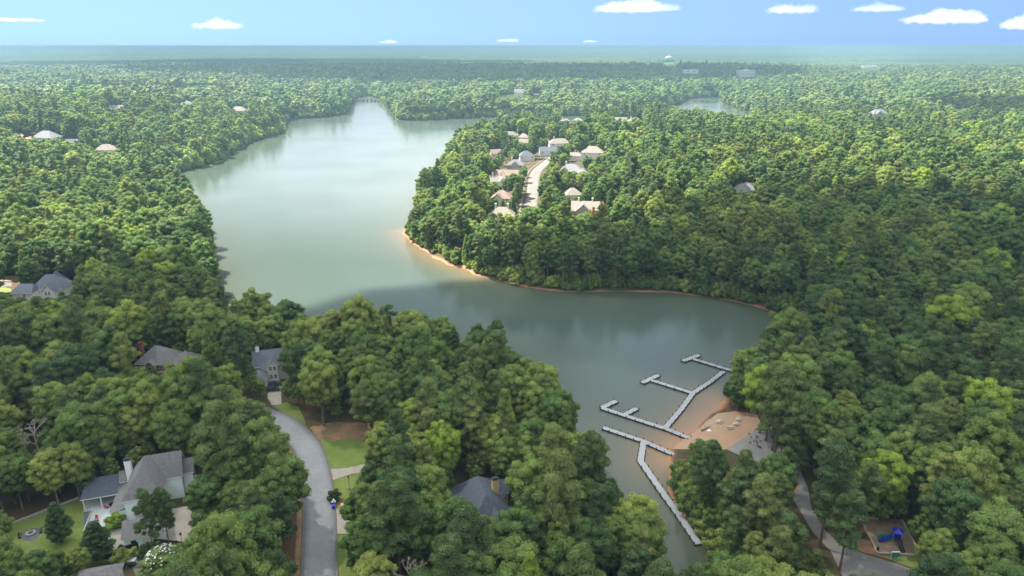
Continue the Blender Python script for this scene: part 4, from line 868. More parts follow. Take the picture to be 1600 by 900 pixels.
def lobes_broad(g, R_, H_, n, cz=.63, sz=.37, lr=.30, zmin=-.75):
    L = []; 
    asx = g.uniform(.85, 1.15)
    for d in fib(n, g):
        if d[2] < zmin: continue
        if n > 50 and g.random() < .13: continue
        k = g.uniform(.62, .95)
        if d[2] > .1: k = g.uniform(.70, 1.0)
        c = d * np.array([R_ * asx, R_ / asx, H_ * sz]) * k + [0, 0, H_ * cz] + g.normal(size=3) * .25; r_ = R_ * lr * g.uniform(.65, 1.25); L.append((c, (r_, r_, r_ * .85)))
    L.append(((0, 0, H_ * cz), (R_ * .62, R_ * .62, H_ * sz * .66))); return L
def lobes_narrow(g, R_, H_, n):
    L = []
    for i in range(n):
        t_ = (i + .5) / n; z = H_ * (.16 + .8 * t_); rr = R_ * (1 - t_) ** .75 * .85 * min(1, .45 + t_ * 3); a = i * 2.4 + g.uniform(-.4, .4)
        r_ = R_ * .33 * (1.05 - .55 * t_) * g.uniform(.8, 1.25); L.append(((rr * math.cos(a), rr * math.sin(a), z), (r_, r_, r_ * 1.1)))
    L.append(((0, 0, H_ * .45), (R_ * .5, R_ * .5, H_ * .3))); return L
def lobes_pine(g, R_, H_, n):
    L = []
    for i in range(n):
        t_ = g.uniform(0, 1) if i > 5 else i / 5; z = H_ * (.42 + .55 * t_); prof = math.sin(math.pi * (.22 + .74 * t_)) ** .8; a = g.uniform(0, 6.28)
        rr = R_ * prof * g.uniform(.35, 1.0); r_ = R_ * .25 * g.uniform(.7, 1.3); L.append(((rr * math.cos(a), rr * math.sin(a), z - .15 * rr), (r_, r_, r_ * .62)))
    L.append(((0, 0, H_ * .95), (R_ * .2, R_ * .2, R_ * .28))); L.append(((0, 0, H_ * .72), (R_ * .3, R_ * .3, H_ * .17))); return L
def lobes_bush(g, R_, H_, n):
    L = [((0, 0, H_ * .4), (R_ * .7, R_ * .7, H_ * .45))]
    for d in fib(n, g):
        if d[2] < -.2: continue
        L.append((d * [R_ * .75, R_ * .75, H_ * .62] + [0, 0, H_ * .35], (R_ * .33,) * 2 + (R_ * .3,)))
    return L
KIND = {}    # kind -> (R, H, crowns hi, trunks, joined hi, joined mid, joined low)
def protos(kind, R_, H_, lob, nh, nm, nl, m, tm, nvar, top=.75, r0=.34, aspect=1.0, limbs=5, lh=120, sh=.5, nj=.55):
    crowns, trunks, jh, jm, jl = [], [], [], [], []
    for v in range(nvar):
        g = np.random.default_rng(hash((len(kind) * 7 + v * 13)) % 9999)
        L = lob(g, R_, H_, nh); tk = trunk_mb(H_, g, r0, top, limbs, R_=R_)
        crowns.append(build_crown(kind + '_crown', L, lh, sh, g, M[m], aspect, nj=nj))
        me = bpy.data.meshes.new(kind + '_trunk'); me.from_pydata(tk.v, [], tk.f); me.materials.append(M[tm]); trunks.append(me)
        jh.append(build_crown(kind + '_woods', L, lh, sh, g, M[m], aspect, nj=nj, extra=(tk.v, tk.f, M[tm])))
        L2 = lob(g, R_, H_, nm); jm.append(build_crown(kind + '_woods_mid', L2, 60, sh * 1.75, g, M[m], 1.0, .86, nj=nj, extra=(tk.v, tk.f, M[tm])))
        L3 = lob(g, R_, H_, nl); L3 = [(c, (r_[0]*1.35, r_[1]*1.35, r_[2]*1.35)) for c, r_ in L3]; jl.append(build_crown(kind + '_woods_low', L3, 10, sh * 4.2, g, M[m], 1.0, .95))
    KIND[kind] = dict(R=R_, H=H_, crowns=crowns, trunks=trunks, hi=jh, mid=jm, low=jl)
protos('broad', 5.0, 19, lambda g, a, b, n: lobes_broad(g, a, b, n, lr=.235 if n > 50 else .30), 100, 36, 15, 'leaf', 'bark', 6, lh=130, sh=.37)
protos('slender', 3.7, 20, lobes_narrow, 46, 26, 9, 'leaf', 'bark', 3, lh=180, sh=.4)
protos('pine', 4.3, 22, lobes_pine, 46, 26, 9, 'needle', 'pinebark', 4, .96, .28, 1.7, 7, 190, .36, .8)
protos('bush', 2.6, 3.6, lobes_bush, 16, 9, 6, 'leaf', 'bark', 2, .4, .08, 1.0, 2, 90, .38)
def patch(name, m, g, n=34, S=46):
    L = []
    for i in range(n):
        x, y = g.uniform(-S/2, S/2, 2); r_ = g.uniform(3.6, 6.4); L.append(((x, y, g.uniform(8, 13)), (r_, r_, r_ * .95)))
    return build_crown(name, L, 5, 3.0, g, m, core=1.0)
PATCH = [patch('canopy_patch', M['leaf'], np.random.default_rng(50 + i)) for i in range(4)]

# specimen trees and shrubs named one by one
TAKEN = []      # (x, y, r)
def specimen(kind, px, py, sc, tint, name, label, cat='tree', var=0, zs=None, matl=None, dz=0, group=None, base_dz=0):
    x, y, z = atG(px, py, base_dz); K = KIND[kind]
    o = empty(name, (x, y, z + dz), random.uniform(0, 6.28), label, cat, group); o.scale = (sc, sc, zs or sc)
    cr = link('crown' if kind != 'bush' else 'foliage', K['crowns'][var % len(K['crowns'])], o); cr['tint'] = float(tint)
    if kind != 'bush' or True:
        tr = link('trunk', K['trunks'][var % len(K['trunks'])], o)
    TAKEN.append((x, y, K['R'] * sc * .7)); return o
specimen('bush', 181, 824, .95, .88, 'shrub', 'bright yellow rounded shrub below the white deck', 'shrub', matl=None)
specimen('bush', 522.5, 781, .75, .05, 'shrub', 'clipped dark round shrub by the street kerb beside the mailbox', 'shrub', 1)
specimen('bush', 257, 862, .5, .88, 'shrub', 'small yellow shrub between garage and black fence', 'shrub')
for i, (px, py, s_) in enumerate(((226, 870, .42), (234, 868, .46), (241, 866, .44), (250, 864, .40))):
    specimen('slender', px, py, s_, .12, 'arborvitae', ['leftmost', 'second from left', 'third from left', 'rightmost'][i] + ' of four dark columnar evergreens along the black fence', 'tree', i, s_ * .42, group='columnar evergreens along the fence')
specimen('slender', 98, 848, .85, .06, 'lawn_tree', 'small dark green tree alone on the lawn near the deck', 'tree', 1, .58)
specimen('slender', 157, 872, 1.0, .02, 'cedar_tree', 'dense dark cedar just below the deck corner', 'tree', 2, .52)
specimen('bush', 190, 880, .9, .62, 'shrub', 'light green shrub between fence and grey hip roof', 'shrub', 1)
specimen('bush', 205, 876, .8, .75, 'shrub', 'bright green shrub beside the bottom edge driveway', 'shrub', 0)
specimen('broad', 262, 905, .85, .45, 'crape_myrtle', 'white flowered spreading tree at the bottom edge near the driveway', 'tree', 3, .42)
specimen('pine', 244, 880, .62, .35, 'pine_tree', 'tall thin pine over the parking pad of the aqua house', 'tree', 0, .92)
specimen('pine', 268, 868, .62, .25, 'pine_tree', 'slim twin-leaning pine right of the garage, with visible bare trunk', 'tree', 1, .85)
specimen('bush', 58, 428, .9, .7, 'shrub', 'young conifer beside the gabled turret of the blue-roofed house', 'shrub')
specimen('pine', 925, 360, .7, .97, 'dead_pine', 'rust orange dying pine among green trees below the grey gabled house', 'tree', 2)
specimen('pine', 940, 356, .8, .97, 'dead_pine', 'larger rust orange dying pine, right one of the rusty pair', 'tree', 1)
specimen('broad', 1140, 634, .55, .2, 'bank_tree', 'small dark leaning tree at the waterline just above the beach tip', 'tree', 1, .5)
specimen('broad', 1152, 640, .7, .3, 'bank_tree', 'rounded dark green tree on the bank directly above the beach', 'tree', 2, .62)
specimen('pine', 1168, 643, .85, .3, 'pine_tree', 'pine standing at the upper right corner of the beach', 'pine', 2, .8)
specimen('pine', 1186, 655, .8, .22, 'pine_tree', 'pine between the beach corner and the gravel lot', 'pine', 3, .8)
specimen('bush', 1060, 742, 1.1, .35, 'shrub', 'green bank shrub beside the bent arm of the long dock, uppermost', 'shrub', 0)
specimen('bush', 1060, 768, 1.3, .25, 'shrub', 'dark bank shrub beside the long dock arm, middle one', 'shrub', 1)
specimen('bush', 1076, 790, 1.4, .3, 'shrub', 'wide bank shrub beside the long dock arm, lower one', 'shrub', 0)
specimen('bush', 1096, 822, 1.3, .4, 'shrub', 'light bank shrub near the lower end of the long dock', 'shrub', 1)
# white blossoms on the crape myrtle are small pale clusters
cm = [o for o in C.objects if o.name == 'crape_myrtle'][0]; g_ = np.random.default_rng(4); k = MB()
for i in range(90):
    a = g_.uniform(0, 6.28); e_ = g_.uniform(.25, 1.5); p = Vector((5.1*math.cos(a)*math.cos(e_), 5.1*math.sin(a)*math.cos(e_), 12 + 7.4*math.sin(e_)))
    r_ = .28; k.add([p + Vector(q) * r_ for q in ((1,0,0),(0,1,0),(-1,0,0),(0,-1,0),(0,0,1.6),(0,0,-1.6))], [(0,1,4),(1,2,4),(2,3,4),(3,0,4),(1,0,5),(2,1,5),(3,2,5),(0,3,5)])
k.build('blossom', M['white'], cm)
def dead_tree(px, py, H_, label, seed):
    g = np.random.default_rng(seed); x, y, z = atG(px, py, H_ * .85); o = empty('dead_tree', (x, y, z), 0, label, 'tree')
    k = MB(); k.tube((0, 0, -1), (.3, 0, H_ * .55), .35, .22, 7); k.tube((.3, 0, H_ * .55), (.1, .2, H_ * .8), .22, .12, 6); k.build('trunk', M['deadwood'], o)
    k = MB()
    def br(p, d, L, r_, n):
        q = p + d * L; k.tube(p, q, r_, r_ * .6, 5)
        if n: 
            for _ in range(3): br(q, (d + Vector(g.normal(size=3)) * .45 + Vector((0, 0, .12))).normalized(), L * .72, r_ * .6, n - 1)
    for i in range(7): a = i * .9 + g.uniform(-.3, .3); br(Vector((.2, .1, H_ * g.uniform(.55, .8))), Vector((math.cos(a), math.sin(a), g.uniform(.5, 1.2))).normalized(), H_ * .1, .14, 3)
    k.build('branches', M['deadwood'], o); TAKEN.append((x, y, 2.2)); return (x, y, z)
DT = [dead_tree(48, 668, 19, 'bleached dead tree with bare curving branches in the left woods', 3), dead_tree(640, 893, 17, 'bare dead branches poking out of the canopy at the bottom centre', 5)]
CLEAR += [[(929, 346), (946, 345), (944, 353), (931, 354)], [(28, 660), (68, 660), (62, 700), (34, 700)], [(615, 890), (655, 872), (655, 905), (615, 905)]]
ROOFS += [([(205, 840), (222, 836), (262, 836), (262, 868), (205, 872)], 118), ([(78, 800), (112, 800), (118, 850), (78, 850)], atG(98, 848)[1] - 3), ([(215, 856), (320, 862), (300, 905), (225, 905)], 100),
 ([(230, 770), (290, 770), (290, 862), (230, 862)], atG(244, 878)[1] - 2)]

# candidate positions on a jittered lattice, denser near the camera
def band(r0, r1, s_, amax=44):
    xs = np.arange(-r1, r1, s_); ys = np.arange(0, r1, s_ * .87); X, Y = np.meshgrid(xs, ys); X = X + (np.arange(len(ys)) % 2)[:, None] * s_ / 2
    P = np.stack([X.ravel(), Y.ravel()], 1); a = np.degrees(np.arctan2(P[:, 0], P[:, 1])); r = np.hypot(P[:, 0], P[:, 1]); P = P[(np.abs(a) < amax) & (r >= r0) & (r < r1)]
    return P + rng.uniform(-.38, .38, P.shape) * s_
def keep_mask(P, R_, H_, z0, sc, do_clear=True):
    """True where a crown of this size hides nothing the photo shows open"""
    d = np.hypot(P[:, 0], P[:, 1]); ok = np.ones(len(P), bool)
    cz = z0 + H_ * .63 * sc; cx, cy_, dd = proj(P[:, 0], P[:, 1], cz); dep = np.arctan2(CAMH - cz, P[:, 1])
    rx = R_ * sc * FPX / dd; ry = np.sqrt((.37 * H_ * sc * np.cos(dep)) ** 2 + (R_ * sc * np.sin(dep)) ** 2) * FPX / dd
    pts = [(cx, cy_)] + [(cx + rx * .84 * math.cos(a), cy_ + ry * .84 * math.sin(a)) for a in np.arange(0, 6.28, math.pi / 5)]
    near = d < 900
    for pl, yy in ROOFS:
        pp = list(pl) + [(sum(p[0] for p in pl) / len(pl), sum(p[1] for p in pl) / len(pl))]; fr = P[:, 1] < yy + 2
        for ax_, ay_ in pp[-1:] + [(.7 * a + .3 * pp[-1][0], .7 * b + .3 * pp[-1][1]) for a, b in pp[:-1]]: ok &= ~(fr & (((ax_ - cx) / rx) ** 2 + ((ay_ - cy_) / ry) ** 2 < .8))
    for qx, qy in pts:
        Q_ = np.stack([qx, qy], 1); ok &= ~inside(Q_, LAKE_VIS); ok &= ~inside(Q_, LAKE2_VIS)
        if do_clear:
            i = np.where(ok & near)[0]
            if len(i):
                b = np.zeros(len(i), bool)
                for pl in CLEAR: b |= inside(Q_[i], pl)
                ok[i[b]] = False
        for pl, yy in ROOFS:
            xs_ = [p[0] for p in pl]; ys_ = [p[1] for p in pl]
            i = np.where(ok & (P[:, 1] < yy + 2) & (qx > min(xs_)) & (qx < max(xs_)) & (qy > min(ys_)) & (qy < max(ys_)))[0]
            if len(i): ok[i[inside(Q_[i], pl)]] = False
    return ok
LINES = [(ROAD, 6.2), (NROAD, 9.0), (NROAD2, 6), (LROAD, 7)]
OPEN = [np.array([atG(*p)[:2] for p in pl]) for pl in CLEAR[:15]] + [np.array([atG(*p)[:2] for p in BEACH])]
def spots(P, smin=1.5):
    sd_ = lake_sd(P); ok = sd_ > smin
    for ln, w_ in LINES: ok &= edge_dist(P, ln, False) > w_
    for x, y, r_ in HOUSE_SPOTS: ok &= np.hypot(P[:, 0] - x, P[:, 1] - y) > r_
    for x, y, r_ in TAKEN: ok &= np.hypot(P[:, 0] - x, P[:, 1] - y) > r_
    for pl in OPEN: ok &= ~inside(P, pl)
    return P[ok], sd_[ok]
PINE_ZONES = [(1040, 690, 1340, 900, .75), (1130, 520, 1330, 760, .6), (300, 720, 470, 900, .45), (640, 300, 1000, 430, .45), (1250, 420, 1600, 560, .4), (1280, 740, 1400, 840, .9)]
def kinds_for(P, z):
    px, py, _ = proj(P[:, 0], P[:, 1], z + 14); pr_ = np.full(len(P), .13) + .25 * (vnoise(P[:, 0] / 70, P[:, 1] / 70, 21) > .62)
    for x0, y0, x1, y1, p in PINE_ZONES: pr_ = np.where((px > x0) & (px < x1) & (py > y0) & (py < y1), p, pr_)
    u = rng.random(len(P)); return np.where(u < pr_, 'pine', np.where(u > .93, 'slender', 'broad'))
def tints(P):
    r = np.hypot(P[:, 0], P[:, 1])
    n_ = vnoise(P[:, 0] / 60, P[:, 1] / 60, 31) - .5; t_ = .36 + .35 * n_ + rng.normal(size=len(P)) * .17
    u = rng.random(len(P)); t_ = np.where(u > .965, .86, t_)
    return np.clip(t_, 0, .87)
ALL = []      # rows: x, y, z, kind, scale, zscale, rot, tint, var
def fill(r0, r1, s_, ladder=(1, .8, .62, .45), clear=True, big=1.0):
    P = band(r0, r1, s_); P, sd_ = spots(P); z = ground(P, sd_); kd = kinds_for(P, z); sc = np.clip(rng.normal(1.0, .17, len(P)), .62, 1.42) * big
    done = np.zeros(len(P), bool); fin = np.zeros(len(P))
    for lad in ladder:
        i = np.where(~done)[0]
        if not len(i): break
        for kk in ('broad', 'slender', 'pine'):
            j = i[kd[i] == kk]
            if len(j):
                ok = keep_mask(P[j], KIND[kk]['R'], KIND[kk]['H'], z[j], sc[j] * lad, clear); done[j[ok]] = True; fin[j[ok]] = (sc[j] * lad)[ok]
    P, z, kd, sc = P[done], z[done], kd[done], fin[done]; ti = tints(P)
    return dict(P=P, z=z - .2, kd=kd, sc=sc, zs=sc * rng.uniform(.9, 1.15, len(P)), rot=rng.uniform(0, 6.28, len(P)), ti=ti, va=rng.integers(0, 60, len(P)))
near_t = fill(70, 360, 7.6); mid1 = fill(360, 620, 8.2); mid2 = fill(620, 1250, 10.2, (1, .75), True, 1.12); low_t = fill(1250, 3300, 14.5, (1, .6, .35), False, 1.55); low_t['zs'] = low_t['zs'] * .74
# low growth along the banks and wood edges
def bushes(r0, r1, s_, smax, big=1.0):
    P = band(r0, r1, s_); P, sd_ = spots(P, .8); m_ = (sd_ < smax) & (edge_dist(P, BEACH_LINE[:8], False) > 6); P = P[m_]; z = ground(P); sc = rng.uniform(.7, 1.6, len(P)) * big
    ok = keep_mask(P, 2.4, 3.6, z, sc); P, z, sc = P[ok], z[ok], sc[ok]
    return dict(P=P, z=z - .1, kd=np.full(len(P), 'bush'), sc=sc, zs=sc * rng.uniform(.9, 1.5, len(P)), rot=rng.uniform(0, 6.28, len(P)), ti=np.clip(tints(P) + .08, 0, .9), va=rng.integers(0, 60, len(P)))
sh1 = bushes(90, 360, 3.8, 9); sh2 = bushes(360, 750, 3.9, 10); sh3 = bushes(750, 1900, 6.5, 32, 1.9)
yp = band(120, 330, 5.5); yp, sdy = spots(yp); zy = ground(yp, sdy); scy = rng.uniform(.35, .55, len(yp)); oky = keep_mask(yp, 5.0, 19, zy, scy) & (rng.random(len(yp)) < .55)
under = dict(P=yp[oky], z=zy[oky] - .2, kd=np.full(oky.sum(), 'broad'), sc=scy[oky], zs=scy[oky], rot=rng.uniform(0, 6.28, oky.sum()), ti=np.clip(tints(yp[oky]), 0, .5), va=rng.integers(0, 60, oky.sum()))

# which of the near trees show largest: painter's count of the canopy, front to back
def visible(T):
    ids = -np.ones((225, 400), int); area = np.zeros(len(T['P'])); P = T['P']; K = [KIND[k] for k in T['kd']]; Rr = np.array([k['R'] for k in K]); Hh = np.array([k['H'] for k in K])
    cz = T['z'] + Hh * T['zs'] * .63; cx, cy_, dd = proj(P[:, 0], P[:, 1], cz); dep = np.arctan2(CAMH - cz, P[:, 1]); rx = Rr * T['sc'] * FPX / dd / 4; ry = np.sqrt((.37 * Hh * T['zs'] * np.cos(dep)) ** 2 + (Rr * T['sc'] * np.sin(dep)) ** 2) * FPX / dd / 4
    cx = cx / 4; cy_ = cy_ / 4; vx = cx.copy(); vy = cy_.copy()
    for i in np.argsort(dd):
        x0, x1 = int(max(0, cx[i] - rx[i])), int(min(399, cx[i] + rx[i])); y0, y1 = int(max(0, cy_[i] - ry[i])), int(min(224, cy_[i] + ry[i]))
        if x1 < x0 or y1 < y0: continue
        yy, xx = np.mgrid[y0:y1+1, x0:x1+1]; m_ = ((xx - cx[i]) / rx[i]) ** 2 + ((yy - cy_[i]) / ry[i]) ** 2 < 1; sub = ids[y0:y1+1, x0:x1+1]; m_ &= sub < 0
        area[i] = m_.sum(); sub[m_] = i
        if area[i]: vx[i] = xx[m_].mean(); vy[i] = yy[m_].mean()
    return area, vx * 4, vy * 4
area, vx, vy = visible(near_t)
order = np.argsort(-area); pick = []; nb = npn = 0
for i in order:
    if area[i] < 3: break
    if near_t['kd'][i] == 'pine':
        if npn < 110: pick.append(i); npn += 1
    elif nb < 285: pick.append(i); nb += 1
pick = np.array(pick); isp = np.zeros(len(area), bool); isp[pick] = True

# labels: look, then landmark, then order
MARKS = [('the aqua house', 215, 775), ('the red brick house', 262, 575), ('the white gabled house', 415, 580), ('the yellow house', 755, 785), ('the grassy bend', 447, 645),
 ('the curving street', 500, 800), ('the red soil patch', 540, 672), ('the lone lawn tree', 98, 820), ('the bleached dead tree', 48, 690), ('the blue-roofed house', 45, 450), ('the playground', 1400, 845), ('the beach', 1140, 670),
 ('the gravel lot', 1180, 700), ('the park drive', 1290, 840), ('the long bent dock', 1040, 770), ('the T-shaped pier', 1120, 570), ('the marina dock', 960, 640), ('the lake bend', 800, 540),
 ('the west water edge', 480, 480), ('the right cove', 1215, 500), ('the wooded gap', 1270, 660), ('the bare dead branches', 640, 890)]
def look(kind, t_, s_):
    c = 'deep green' if t_ < .2 else 'dark green' if t_ < .34 else 'mid green' if t_ < .5 else 'light green' if t_ < .68 else 'yellow-green' if t_ < .84 else 'bright lime' if t_ < .93 else 'brownish'
    z = 'small ' if s_ < .75 else 'large ' if s_ > 1.15 else ''
    return z + c + {'pine': ' pine', 'broad': ' broadleaf tree', 'slender': ' conical tree'}[kind]
def relation(x, y):
    d = [(math.hypot((x - a) * 1.0, (y - b) * 1.25), n_, x - a, y - b) for n_, a, b in MARKS]; d.sort(); dist, n_, dx, dy = d[0]
    w_ = ''
    if abs(dx) > abs(dy) * 1.3: r = ('right of ' if dx > 0 else 'left of ')
    else: r = ('below ' if dy > 0 else 'above ')
    return w_ + r + n_
groups = {}
for i in pick: groups.setdefault((look(near_t['kd'][i], near_t['ti'][i], near_t['sc'][i]), relation(vx[i], vy[i])), []).append(i)
ORD = ['leftmost', 'second', 'third', 'fourth', 'fifth', 'sixth', 'seventh', 'eighth', 'ninth', 'tenth', 'eleventh', 'twelfth']
LAB = {}
for (lk, rel), ii in groups.items():
    ii.sort(key=lambda q: vx[q]); n_ = len(ii)
    for j, i in enumerate(ii):
        if n_ == 1: LAB[i] = lk + ' ' + rel
        else: LAB[i] = lk + ' ' + rel + ', ' + ('left of two' if n_ == 2 and j == 0 else 'right of two' if n_ == 2 else 'leftmost of ' + str(n_) if j == 0 else 'rightmost of ' + str(n_) if j == n_ - 1 else ORD[min(j, 11)] + ' of ' + str(n_) + ' from left')
NAMES = {'broad': 'broadleaf_tree', 'pine': 'pine_tree', 'slender': 'conical_tree'}
for i in pick:
    kd = near_t['kd'][i]; K = KIND[kd]; v = near_t['va'][i] % len(K['crowns']); x, y = near_t['P'][i]
    o = empty(NAMES[kd], (x, y, near_t['z'][i]), near_t['rot'][i], LAB[i], 'pine' if kd == 'pine' else 'tree', {'pine': 'pines of the near woods', 'broad': 'broadleaf trees of the near woods', 'slender': 'conical trees of the near woods'}[kd])
    o.scale = (near_t['sc'][i], near_t['sc'][i], near_t['zs'][i])
    cr = link('crown', K['crowns'][v], o); cr['tint'] = float(near_t['ti'][i]); link('trunk', K['trunks'][v], o)

# the rest of the woods: one instanced stuff object per kind of growth
def scatter(name, label, sets):
    """sets: list of (meshes, P, z, idx, sc, zs, rot, tint)"""
    col = bpy.data.collections.new(name + '_kinds'); base = 0; V_, I_, S_, Ro, Ti = [], [], [], [], []; names = []
    for meshes, P, z, idx, sc, zs, rot, ti in sets:
        for m_ in meshes:
            o = bpy.data.objects.new('%s_%03d' % (name, base + len(names) * 0 + len(col.objects)), m_); col.objects.link(o); o['kind'] = 'stuff'
        V_.append(np.column_stack([P, z])); I_.append(base + idx % len(meshes)); S_.append(np.column_stack([sc, sc, zs])); Ro.append(rot); Ti.append(ti); base += len(meshes)
    V_ = np.concatenate(V_); me = bpy.data.meshes.new(name); me.vertices.add(len(V_)); me.vertices.foreach_set('co', V_.astype(np.float32).ravel())
    a = me.attributes.new('pick', 'INT', 'POINT'); a.data.foreach_set('value', np.concatenate(I_).astype(np.int32))
    a = me.attributes.new('size', 'FLOAT_VECTOR', 'POINT'); a.data.foreach_set('vector', np.concatenate(S_).astype(np.float32).ravel())
    Rv = np.zeros((len(V_), 3), np.float32); Rv[:, 2] = np.concatenate(Ro); a = me.attributes.new('turn', 'FLOAT_VECTOR', 'POINT'); a.data.foreach_set('vector', Rv.ravel())
    a = me.attributes.new('tint', 'FLOAT', 'POINT'); a.data.foreach_set('value', np.concatenate(Ti).astype(np.float32))
    o = link(name, me); tag(o, label, 'woodland', kind='stuff')
    ng = bpy.data.node_groups.new(name, 'GeometryNodeTree'); ng.interface.new_socket('Geometry', in_out='INPUT', socket_type='NodeSocketGeometry'); ng.interface.new_socket('Geometry', in_out='OUTPUT', socket_type='NodeSocketGeometry')
    gi = ng.nodes.new('NodeGroupInput'); go = ng.nodes.new('NodeGroupOutput'); ci = ng.nodes.new('GeometryNodeCollectionInfo'); ci.inputs['Collection'].default_value = col; ci.inputs['Separate Children'].default_value = True; ci.inputs['Reset Children'].default_value = True
    ip = ng.nodes.new('GeometryNodeInstanceOnPoints'); ip.inputs['Pick Instance'].default_value = True
    def na(n_, t_):
        q = ng.nodes.new('GeometryNodeInputNamedAttribute'); q.data_type = t_; q.inputs['Name'].default_value = n_; return q.outputs['Attribute']
    L = ng.links.new; L(gi.outputs[0], ip.inputs['Points']); L(ci.outputs[0], ip.inputs['Instance']); L(na('pick', 'INT'), ip.inputs['Instance Index'])
    L(na('turn', 'FLOAT_VECTOR'), ip.inputs['Rotation']); L(na('size', 'FLOAT_VECTOR'), ip.inputs['Scale']); L(ip.outputs[0], go.inputs[0])
    md = o.modifiers.new('scatter', 'NODES'); md.node_group = ng; return o
def sets_of(T, lod, mask=None):
    out = []
    for kk in ('broad', 'slender', 'pine', 'bush'):
        m_ = T['kd'] == kk
        if mask is not None: m_ &= mask
        if m_.any(): out.append((KIND[kk][lod], T['P'][m_], T['z'][m_], T['va'][m_], T['sc'][m_], T['zs'][m_], T['rot'][m_], T['ti'][m_]))
    return out
scatter('woodland', 'dense mixed green woods around the lake beyond the nearest trees', sets_of(near_t, 'hi', ~isp) + sets_of(mid1, 'hi') + sets_of(mid2, 'mid') + sets_of(low_t, 'low'))
scatter('undergrowth', 'low bushes and saplings along the banks and under the trees', sets_of(sh1, 'hi') + sets_of(sh2, 'mid') + sets_of(sh3, 'low') + sets_of(under, 'mid'))
P = band(3300, 11000, 44, 42); sd_ = lake_sd(P); P = P[sd_ > 30]; z = ground(P); P_ok = keep_mask(P, 22, 16, z, np.ones(len(P)), False); P = P[P_ok]; z = z[P_ok]
scatter('distant_woodland', 'hazy green forest stretching to the horizon', [(PATCH, P, z, rng.integers(0, 60, len(P)), rng.uniform(.9, 1.3, len(P)), rng.uniform(.7, 1.1, len(P)), rng.uniform(0, 6.28, len(P)), np.clip(.30 + .5 * (vnoise(P[:, 0] / 500, P[:, 1] / 500, 8) - .5) + rng.normal(size=len(P)) * .08, 0, .8))])
print('trees', len(near_t['P']), len(mid1['P']), len(mid2['P']), len(low_t['P']), len(P), 'picked', nb, npn)

# ------------------------------------------------------------------ clouds
for cname, c_in in (('cloud_vapour_thick', .05), ('cloud_vapour', .58), ('cloud_wisp', .58)):
  cmat = bpy.data.materials.new(cname); cmat.use_nodes = True; t = cmat.node_tree; t.nodes.clear()
  out = N(t, 'ShaderNodeOutputMaterial'); df = N(t, 'ShaderNodeBsdfDiffuse'); df.inputs[0].default_value = (.66, .67, .70, 1); tl = N(t, 'ShaderNodeBsdfTranslucent'); tl.inputs[0].default_value = (.66, .67, .70, 1)
  tp = N(t, 'ShaderNodeBsdfTransparent'); m1 = N(t, 'ShaderNodeMixShader'); m1.inputs[0].default_value = .45; m2 = N(t, 'ShaderNodeMixShader')
  lw = N(t, 'ShaderNodeLayerWeight'); lw.inputs[0].default_value = .5; cr_ = N(t, 'ShaderNodeValToRGB'); cr_.color_ramp.elements[0].position = .35; cr_.color_ramp.elements[0].color = (c_in, c_in, c_in, 1); cr_.color_ramp.elements[1].position = .95; cr_.color_ramp.elements[1].color = (1, 1, 1, 1)
  
if cname == 'cloud_wisp':
  cr_.color_ramp.elements[0].position = .12; cr_.color_ramp.elements[1].position = .72; cr_.color_ramp.elements[0].color = (.25, .25, .25, 1)
t.links.new(lw.outputs['Facing'], cr_.inputs[0]); t.links.new(cr_.outputs[0], m2.inputs[0]); t.links.new(df.outputs[0], m1.inputs[1]); t.links.new(tl.outputs[0], m1.inputs[2]); t.links.new(m1.outputs[0], m2.inputs[1]); t.links.new(tp.outputs[0], m2.inputs[2]); t.links.new(m2.outputs[0], out.inputs[0])
wm_ = bpy.data.materials.new('cloud_soft'); wm_.use_nodes = True; t = wm_.node_tree; t.nodes.clear(); out = N(t, 'ShaderNodeOutputMaterial'); sv = N(t, 'ShaderNodeVolumeScatter'); sv.inputs['Color'].default_value = (1, 1, 1, 1); sv.inputs['Density'].default_value = .0006; sv.inputs['Anisotropy'].default_value = 0; t.links.new(sv.outputs[0], out.inputs['Volume'])
thick = bpy.data.materials['cloud_vapour_thick']
def puffs(cx, cy_, cz, W_, D_, Hh, n, g):
    VV, LL, off = [], [], 0
    import itertools
    for i in range(n):
        a = g.uniform(0, 6.28); q = math.sqrt(g.uniform(0, 1)); x = q * math.cos(a) * W_ * .42; y = q * math.sin(a) * D_ * .42; r_ = (1 - .6 * q) * g.uniform(.7, 1.1)
        rx = max(W_, D_) * .16 * r_ + W_ * .03; rz = Hh * .62 * r_
        v = SV * (1 + .16 * np.sin(SV[:, [1, 2, 0]] * 5 + i)) * [rx * 1.3, rx * 1.3, rz] + [x, y, rz * .55]; v[:, 2] = np.where(v[:, 2] < 0, v[:, 2] * .3, v[:, 2]); VV.append(v); LL.append(SF + off); off += len(v)
    return np.concatenate(VV), np.concatenate(LL)
def subdiv(V_, F_):
    v = [tuple(p) for p in V_]; c = {}; F2 = []
    def mid(a, b):
        k = (min(a, b), max(a, b))
        if k not in c: m = (np.array(v[a]) + v[b]); m /= np.linalg.norm(m); v.append(tuple(m)); c[k] = len(v) - 1
        return c[k]
    for a, b, d in F_: x, y, z = mid(a, b), mid(b, d), mid(d, a); F2 += [(a, x, z), (b, y, x), (d, z, y), (x, y, z)]
    return np.array(v), np.array(F2)
SV, SF = subdiv(*subdiv(IV, IF))
SM = bpy.data.textures.new('cloud_lumps', 'CLOUDS'); 
